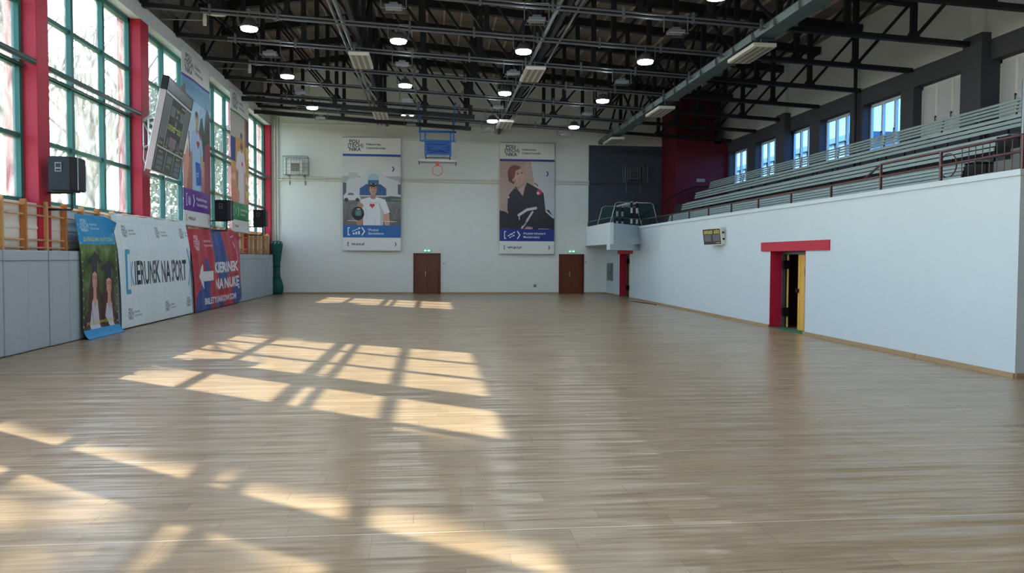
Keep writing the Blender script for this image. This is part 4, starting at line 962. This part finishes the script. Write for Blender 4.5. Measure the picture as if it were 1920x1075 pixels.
for i in range(12): p.ell(.03, .08+.075*i, .012, .008, (196, 200, 206)); p.ell(.97, .08+.075*i, .012, .008, (196, 200, 206))
fnb = drape(16.86, 16.86, 18.62, 18.72, 2.6, 2.64, .012, XT+.06, XB+.02, .022, 4.5, W, H, foot=.16)
def fnb2(u, v):
    x, y, z = fnb(u, v); t = np.clip((u/W-.8)/.2, 0, 1)*np.clip((v/H-.86)/.14, 0, 1)
    return (x+.16*t, y-.08*t, z-.14*t)
banner('draped_banner', 'blue draped banner with two graduates in black caps, by the grey pads', p, fnb2, (XB, 17.8, 0))
# white banner
W, H = 5.5, 2.78
p = Print(W, H, .0115, (228, 244, 254)); LB = (64, 164, 216)
for i in range(12): p.line([(.04+i*.085, .0), (.045+i*.085+.01*math.sin(i), 1)], .03, (206, 214, 218), .35)
p.line([(.0, .055), (1, .055)], .01, (196, 204, 208)); 
for u, v in ((.07, .12), (.5, .115), (.87, .11), (.075, .86), (.56, .85), (.93-.03, .845)): uni_logo(p, u, v, .085, (60, 66, 78), (110, 116, 126))
bracket(p, .075, .5, 1.0, .12, LB); chevron(p, .94, .49, 1.02, .11, LB)
p.text('K', .125, .62, .58, LB, .02, width=.3); p.text('IERUNEK NA SPORT', .188, .62, .58, INK, .022, width=3.95)
r_, inv = banner('draped_banner', 'large white draped banner with blue brackets and black lettering', p, drape(18.72, 18.98, 24.05, 24.38, 2.74, 2.8, .03, XT+.03, XB, .03, 3.9, W, H, sag=.03), (XB, 21.5, 0))
b = MB(); b.tube([(XT+.04, 18.7, 2.74), (XT+.04, 24.05, 2.8)], .014, 6); b.build('rope', 'white_rail', r_).matrix_parent_inverse = inv
# red and blue banner
W, H = 6.0, 2.72
p = Print(W, H, .012, (190, 34, 62)); B2 = (44, 78, 158)
p.noise(0, 0, 1, 1, 6, 9, 21)
p.poly([(.42, 0), (.62, 0), (.64, .3), (.7, .5), (.66, .62), (.58, .7), (.52, .8), (.5, .6), (.44, .5), (.4, .25)], B2)
p.poly([(.0, 1), (.04, .8), (.12, .72), (.16, .5), (.24, .52), (.22, .34), (.3, .42), (.32, .6), (.28, .8), (.34, .9), (.3, 1)], B2)
p.poly([(.8, 1), (.76, .85), (.82, .72), (.86, .6), (.9, .62), (.96, .7), (1, .86), (1, 1)], B2); p.poly([(.66, .3), (.72, .4), (.78, .55), (.7, .6)], B2, .7); p.poly([(.4, .86), (.5, .9), (.62, .88), (.56, 1), (.38, 1)], B2, .8)
p.noise(0, 0, 1, 1, 7, 30, 22)
WH = (232, 234, 240)
uni_logo(p, .06, .13, .15, WH, sub=False); p.text('Politechnika', .26, .16, .085, WH, .02); p.text('Częstochowska', .26, .215, .085, WH, .02)
p.poly([(.09, .57), (.2, .42), (.2, .52), (.36, .52), (.36, .64), (.2, .64), (.2, .74)], WH)
p.text('KIERUNEK', .42, .55, .34, WH, .045, width=3.0); p.text('NA NAUKĘ', .42, .76, .34, WH, .045, width=3.05); p.text('BILETY.RAKOW.COM', .2, .93, .2, WH, .04, width=3.9)
p.line([(.86, .1), (.88, .2), (.91, .28), (.93, .42)], .05, WH); p.line([(.86, .12), (.91, .22), (.89, .3)], .06, (60, 60, 110)); p.line([(.84, .1), (.9, .08)], .03, WH)
fr_ = drape(24.2, 24.62, 30.02, 30.62, 2.58, 2.76, .02, XT+.06, XB, .038, 3.6, W, H)
def fr2(u, v):
    x, y, z = fr_(u, v); t = np.clip((u/W-.9)/.1, 0, 1)*np.clip((v/H-.85)/.15, 0, 1); t2 = np.clip((u/W-.85)/.15, 0, 1)*np.clip((.4-v/H)/.4, 0, 1)
    return (x+.1*t, y+.25*t-.05*t2, z-.28*t+.22*t2**2)
banner('draped_banner', 'red and blue draped banner with white arrow and lettering', p, fr2, (XB, 27.4, 0))

# ------------------------------------------------------------------ scoreboards
def oriented(o, origin, ex, ey, ez):
    o.matrix_world = Matrix((ex, ey, ez)).transposed().to_4x4(); o.matrix_world.translation = origin
YEL = (196, 196, 40)
Wd, Hd = 3.35, 2.5
P0 = Vector((-6.86, 19.95, 3.9)); P1 = Vector((-7.22, 23.1, 3.95)); T0 = Vector((-6.42, 19.98, 6.17))
ex = (P1-P0).normalized(); up_ = (T0-P0); up_ = (up_-ex*up_.dot(ex)).normalized(); nz_ = ex.cross(up_)
Wd = (P1-P0).length; Hd = (T0-P0).length
p = Print(Wd, Hd, .012, (30, 34, 44)); GR = (104, 108, 114); DK = (30, 34, 44); WHT = (214, 218, 222)
p.rect(.04, .025, .96, .125, GR); p.line([(0, .155), (1, .155)], .05, WHT)
p.rect(.03, .18, .2, .64, GR); p.rect(.8, .18, .97, .64, GR); p.line([(.215, .17), (.215, .735)], .035, WHT); p.line([(.785, .17), (.785, .735)], .035, WHT); p.line([(0, .735), (1, .735)], .035, WHT)
p.rect(.25, .25, .41, .36, GR); p.rect(.6, .25, .76, .36, GR); p.rect(.47, .38, .53, .45, GR)
p.text('POŁOWA', .44, .28, .07, YEL, .02, width=.42); p.text('SET', .46, .35, .07, YEL, .02, width=.26); p.line([(.4, .465), (.62, .465)], .015, WHT); p.line([(.62, .2), (.75, .2)], .02, WHT)
p.text('GOSPODARZE', .24, .51, .13, YEL, .035, width=.88); p.text('GOŚCIE', .59, .51, .13, YEL, .035, width=.5)
p.rect(.37, .58, .63, .69, (134, 112, 122)); p.rect(.28, .61, .34, .68, GR); p.rect(.68, .61, .74, .68, GR)
p.text('FAULE', .05, .7, .06, YEL, .02, width=.36); p.text('FAULE', .83, .7, .06, YEL, .02, width=.36)
p.text('KARY', .26, .72, .055, YEL, .02, width=.25); p.text('CZAS GRY', .42, .72, .055, YEL, .02, width=.5); p.text('KARY', .68, .72, .055, YEL, .02, width=.25)
for u in (.08, .74):
    for j in range(3): p.rect(u, .82+.058*j, u+.2, .865+.058*j, GR)
    p.text('MINUTY', u+.02, .795, .055, YEL, .02, width=.45)
p.line([(.36, .74), (.36, 1)], .03, WHT); p.line([(.66, .74), (.66, 1)], .03, WHT); p.rect(.42, .79, .6, .87, GR); p.text('POZYCJA', .43, .925, .06, YEL, .02, width=.45)
p.line([(.01, .0), (.01, 1)], .03, WHT); p.line([(0, .992), (1, .992)], .03, (60, 64, 72))
r_ = empty('scoreboard', P0, 'large tilted black scoreboard with yellow lettering, mounted over the windows', 'scoreboard'); oriented(r_, P0, ex, up_, nz_)
p.build('display_face', lambda u, v: (u, v, 0*u+.012), r_, PAN, .006)
b = MB(); b.box(-.02, Wd+.02, -.02, Hd*.86, -.16, .0); b.build('casing', 'silver', r_, bevel=.01)
b = MB(); b.box(-.02, Wd+.02, Hd*.86, Hd+.02, -.16, .0); b.build('top_casing', 'speaker', r_, bevel=.01)
r2 = empty('scoreboard_bracket', (-7.5, 20.9, 4.6), 'grey steel wall bracket holding the large scoreboard to the red column', 'bracket')
b = MB(); Q = lambda x, y, z: (x, y, z)
for z in (0, .7): b.bar(Q(0, .3, z), Q(.5, -.3, z), .04, .04); b.bar(Q(0, .62, z), Q(.5, .2, z), .04, .04); b.bar(Q(0, .3, z), Q(0, .62, z), .04, .04)
b.bar(Q(0, .3, 0), Q(0, .3, .7), .04, .04); b.bar(Q(.25, 0, 0), Q(.25, 0, .7), .035, .035); b.bar(Q(0, .3, .7), Q(.5, -.3, 0), .03, .03); b.bar(Q(0, .3, .7), Q(.5, .2, 1.0), .03, .03); b.bar(Q(0, .62, 0), Q(0, .62, .7), .04, .04)
b.build('strut', 'silver', r2)
b = MB(); b.tube([(.06, .2, 0), (.05, .18, -.3), (.1, .22, -.5), (.06, .2, -.62)], .012, 6); b.build('dangling_tape', 'white_rail', r2)
# small scoreboard on the right wall
P0 = Vector((8.27, 22.85, 2.18)); P1 = Vector((8.48, 22.0, 2.19)); T0 = Vector((8.2, 22.88, 2.66))
ex = (P1-P0).normalized(); up_ = (T0-P0); up_ = (up_-ex*up_.dot(ex)).normalized(); nz_ = ex.cross(up_); Wd = (P1-P0).length
p = Print(Wd, .46, .01, (28, 32, 42)); p.rect(.06, .36, .46, .82, (92, 94, 106)); p.rect(.56, .36, .96, .82, (92, 94, 106)); p.rect(.46, .42, .56, .78, (24, 26, 34)); p.text('1', .49, .68, .12, (80, 84, 96))
p.text('GOSPODARZE', .06, .3, .09, (206, 200, 90), .05, width=.44); p.text('GOŚCIE', .64, .3, .09, (206, 200, 90), .05, width=.28); p.line([(.72, .92), (.95, .91)], .018, (220, 210, 150))
r_ = empty('scoreboard', P0, 'small tilted scoreboard with white casing on the white stand wall', 'scoreboard'); oriented(r_, P0, ex, up_, nz_)
p.build('display_face', lambda u, v: (u, v, 0*u+.008), r_, PAN, .004)
b = MB(); b.box(-.03, Wd+.03, -.03, .49, -.14, .0); b.build('casing', 'panel_white', r_, bevel=.01)
b = MB()
for z in (.14, .33): b.lathe([(.03, 0), (.03, .03), (.015, .04)], 12, (0, 0, 0)); n_ = len(b.v)//1; vs = b.v[-36:]; b.v[-36:] = [(Wd+.03+v[2], z+v[1]*1., -.07+v[0]) for v in vs]
b.build('socket', 'black', r_)
b = MB(); b.box(Wd*.5, Wd*.9, .1, .36, -.22, -.14); b.build('mount', 'duct', r_)

# ------------------------------------------------------------------ benches on the stand
BY0, BY1 = 13.5, 31.4
SEATN = ['front row', 'second row from the front', 'third row from the front', 'back row under the windows']
for k, x in enumerate(XS):
    y0 = BY0 if k < 2 else 13.5; y1 = BY1+.25*k; zb = 2.72+.5*k
    r_ = empty('bench', (x, y0, zb), 'long grey-green slatted bench, '+SEATN[k], 'bench', 'slatted benches on the stand'); L_ = y1-y0
    ns, pt, sh = ((4, .07, .052), (3, .095, .066), (3, .095, .066), (4, .078, .05))[k]
    for j in range(ns):
        b = MB(); b.bar((.0+.022*j, 0, .82-pt*(ns-1-j)-.03), (.0+.022*j, L_, .82-pt*(ns-1-j)-.03), .022, sh); b.build('back_slat', 'bench', r_)
    for j in range(3):
        b = MB(); b.bar((-.34+.1*j, 0, .38), (-.34+.1*j, L_, .38), .08, .03); b.build('seat_slat', 'bench', r_)
    n = int(L_/1.15)
    for j in range(n+1):
        y = .05+j*(L_-.1)/n
        b = MB(); b.bar((-.36, y, .345), (.03, y, .345), .03, .035); b.bar((.02, y, .34), (.1, y, .83), .03, .03, up=(0, 1, 0)); b.bar((-.12, y, .345), (-.12, y, 0), .03, .03); b.box(-.2, -.04, y-.03, y+.03, 0, .012); b.build('support', 'black_steel', r_)
# railing along the parapet
r_ = empty('parapet_railing', (8.72, 10.67, 3.09), 'brown metal railing along the top of the white stand wall', 'railing')
for y, h in ((29.4, .28), (27.5, .28), (25.6, .28), (23.75, .28), (21.88, .28), (20.0, .28), (18.1, .28), (16.2, .28), (14.32, .52), (12.53, .52), (10.67, .52)):
    b = MB(); b.box(-.02, .02, y-10.67-.02, y-10.67+.02, 0, h); b.build('post', 'rail_brown', r_)
b = MB(); b.tube([(0, 0, .28), (0, 21.2, .28)], .022, 8); b.build('lower_rail', 'rail_brown', r_, smooth=True)
b = MB(); b.tube([(0, 0, .52), (0, 3.65, .52), (0, 4.2, .3)], .022, 8); b.build('upper_rail', 'rail_brown', r_, smooth=True)
for i in range(9):
    b = MB(); b.tube([(.05, .12+.16*i, 0), (.05, .12+.16*i, .5)], .008, 5); b.build('baluster', 'rail_brown', r_)
b = MB()
for sgn in (1, -1): b.tube([(.05, 1.75+sgn*.22*math.cos(t*math.pi/10), .27+.2*math.sin(t*math.pi/10)) for t in range(-4, 15)], .012, 6)
b.build('scroll', 'rail_brown', r_)
b = MB(); b.tube([(8.72, 31.4, 3.36), (6.98, 29.42, 3.36), (6.92, 33.9, 3.36)], .014, 6)
for x, y in ((8.7, 31.5), (6.98, 29.42), (6.92, 33.9)): b.bar((x, y, 3.1), (x, y, 3.38), .03, .03)
tag(b.build('balcony_railing', 'grey_metal'), 'thin grey railing around the small balcony at the far end', 'railing')
b = MB(); b.tube([(10.95, 13.4, 2.6), (10.95, 13.4, 5.1)], .045); tag(b.build('steel_post', 'grey_metal'), 'grey steel post at the right edge of the benches', 'post')
# dark stair railing in front of the red stairwell
r_ = empty('stair_railing', (9.3, 34.9, 2.6), 'thin dark stair railing rising towards the red stairwell', 'railing')
b = MB(); b.tube([(0, 0, .9), (2.1, 0, 2.2), (2.9, 0, 2.5), (3.6, 0, 2.5)], .025, 6); b.build('handrail', 'black_steel', r_)
for i in range(14):
    x = .2+i*.25; z = .9+x*.619 if x < 2.1 else 2.4
    b = MB(); b.tube([(x, 0, z-.9), (x, 0, z)], .01, 5); b.build('baluster', 'black_steel', r_)

# handball goals stored on the balcony
def goal(loc, rz, lab, mirror):
    r_ = empty('handball_goal', loc, lab, 'goal', 'handball goals stored on the balcony', rz=rz)
    Wg, Hg = 2.7, 1.66
    for y in (0, Wg):
        for i in range(7):
            z0 = Hg*i/7
            b = MB(); b.box(-.04, .04, y-.04, y+.04, z0, z0+Hg/7); 
            if i == 0: pp = b.build('post', 'goal_white', r_)
            else: b.build('stripe', 'black' if i % 2 == 0 else 'goal_white', pp)
    b = MB(); b.box(-.04, .04, -.04, Wg+.04, Hg-.04, Hg+.04); b.build('crossbar', 'goal_white', r_)
    for y in (0, Wg):
        b = MB(); b.tube([(-.02, y, Hg), (-.62, y, Hg), (-.74, y, Hg-.06), (-1.15, y, .05), (-.02, y, .03)], .022, 6); b.build('back_hoop', 'silver', r_, smooth=True)
    b = MB(); b.tube([(-1.15, 0, .05), (-1.15, Wg, .05)], .022, 6); b.build('ground_bar', 'silver', r_)
    b = MB()
    for i in range(14):
        t = i/13; x = -.72-.4*t; z = Hg-.05-(Hg-.1)*t; b.tube([(x, 0, z), (x, Wg, z)], .004, 4)
    for i in range(18):
        y = Wg*i/17; b.tube([(-.72, y, Hg-.05), (-1.13, y, .05)], .004, 4)
    for y in (0, Wg):
        for i in range(8): x = -.1-.09*i; b.tube([(x, y, Hg), (x, y, .05)], .004, 4)
        for i in range(8): z = Hg*i/8+.1; b.tube([(0, y, z), (-.75-.3*(1-z/Hg), y, z)], .004, 4)
    b.build('net', 'net_green', r_)
goal((8.92, 34.0, 2.6), 0, 'handball goal with striped posts on the balcony, open side away from the hall', False)
goal((9.22, 36.9, 2.6), math.pi, 'handball goal on the balcony backing on to the grey wall, behind the striped posts', True)

# rolled green net in the far left corner
r_ = empty('rolled_net', (-7.2, 37.12, 0), 'dark green dividing net bundled upright in the far left corner', 'net')
b = MB(); b.lathe([(.2, 0), (.27, .12), (.29, .35), (.24, .6), (.16, .8), (.15, 1.1), (.15, 1.4), (.19, 1.7), (.24, 2.1), (.27, 2.35), (.24, 2.46), (.1, 2.5)], 40, fold=.06, fr=9); b.build('bundle', 'net_green', r_, smooth=True)
b = MB()
for i in range(9): t = i*.7; b.tube([(.25*math.cos(t), .25*math.sin(t), 2.3+.03*math.sin(i*2)), (.27*math.cos(t+.5), .27*math.sin(t+.5), 2.42), (.2*math.cos(t+1), .2*math.sin(t+1), 2.47)], .012, 5)
b.build('loose_loop', 'net_white', r_)
b = MB()
for z in (.82, 1.3): b.tube([(.17*math.cos(t*.524), .17*math.sin(t*.524), z) for t in range(12)], .02, 6, closed=True)
b.build('tie', 'black', r_)

# ------------------------------------------------------------------ outdoors
def make_tree(seed, h, trunk_h, crown_r, leaves, lean=0.):
    rs = random.Random(seed); b = MB(); tips = []
    def grow(p, d, L_, r, lv):
        q = p+d*L_; mid = (p+q)/2+Vector((rs.uniform(-1, 1), rs.uniform(-1, 1), 0))*L_*.05
        b.tube([p, mid, q], [r, r*.85, r*.68], 6 if lv < 2 else 4); tips.append((q, lv))
        if lv >= 4: return
        for _ in range(3 if lv < 3 else 2):
            nd = (d+Vector((rs.uniform(-1, 1), rs.uniform(-1, 1), rs.uniform(-.25, .75)))*.85).normalized()
            grow(q if rs.random() < .7 else mid, nd, L_*rs.uniform(.55, .8)*(.16 if lv == 0 and leaves else 1), r*.58, lv+1)
    grow(Vector((0, 0, 0)), Vector((lean, lean*.5, 1)).normalized(), trunk_h, h*.016+.04, 0)
    r_ = empty('tree', (0, 0, 0), None, 'tree', 'trees outside the tall windows')
    b.build('trunk', 'bark', r_)
    if leaves:
        v = np.empty((leaves*4, 3)); cs = [t[0] for t in tips if t[1] >= 1]
        zc = trunk_h+(h-trunk_h)*.5
        for i in range(leaves):
            t = rs.random(); a = rs.uniform(0, 6.283); rr = crown_r*math.sqrt(rs.random())*(1-.35*abs(2*t-1)**2)
            c = np.array((lean*h*.6+rr*math.cos(a), rr*math.sin(a), trunk_h*.9+(h-trunk_h*.9)*t)); s_ = rs.uniform(.12, .3)
            m1 = np.array([rs.uniform(-1, 1) for _ in range(3)]); m1 /= np.linalg.norm(m1); m2 = np.cross(m1, [rs.uniform(-1, 1) for _ in range(3)]); m2 /= np.linalg.norm(m2)
            v[4*i] = c-m1*s_; v[4*i+1] = c-m2*s_*.5; v[4*i+2] = c+m1*s_; v[4*i+3] = c+m2*s_*.5
        bb_ = MB(); bb_.v = [tuple(x) for x in v]; bb_.f = [(4*i, 4*i+1, 4*i+2, 4*i+3) for i in range(leaves)]; bb_.mi = [0]*leaves
        bb_.build('foliage', 'leaf', r_)
    return r_
# sun passes a window point (x, y, z) coming from 20 m away at (x-15.6, y+12.5, z+14)
TREES = [  # x, y, height, trunk height, crown radius, leaves
    (-23.5, 25.78, 25, 14.5, 1.15, 5600), (-23.5, 20.4, 24, 13, 1.75, 2300), (-23.8, 17.2, 24, 13, 2.0, 1500),
    (-23.4, 36.4, 25, 15, 2.0, 5200), (-23.8, 39.7, 26, 14, 2.1, 5200), (-23.4, 42.7, 25, 14, 1.9, 4800),
    (-19.5, 12.0, 17, 6, 0, 0), (-14.2, 31.0, 15, 5.5, 0, 0), (-14.8, 35.0, 14, 4.5, 0, 0), (-15, 26.5, 12, 5, 0, 0), (-17.5, 42, 4.5, 1.0, 2.2, 2500), (-17.0, 52, 13, 3, 2.6, 3500), (-15.5, 61, 12, 3, 2.6, 3000), (-21, 72, 14, 2, 3.5, 3500)]
WT = ['tall leafy tree seen through', 'bare branching tree seen through', 'low leafy tree seen through']
for k, (x, y, h, th, cr, lv) in enumerate(TREES):
    t = make_tree(20+k, h, th, cr, lv, .05*((k % 3)-1)); t.location = (x, y, -.4)
    t['label'] = ('tall' if h > 20 else 'smaller') + (' leafy' if lv else ' bare branching') + ' tree outside the windows, %s counting away from the entrance end' % ORD[sorted(range(len(TREES)), key=lambda q: TREES[q][1]).index(k)]
r_ = empty('house', (60, 118, 0), 'pale building seen through the small windows above the stand', 'building')
b = MB(); b.box(0, 14, -14, 40, 0, 19.0); b.build('wall', 'far_house', r_)
b = MB(); b.box(-.5, 14.5, -14.5, 40.5, 19.0, 19.8); b.build('roof', 'far_roof', r_)
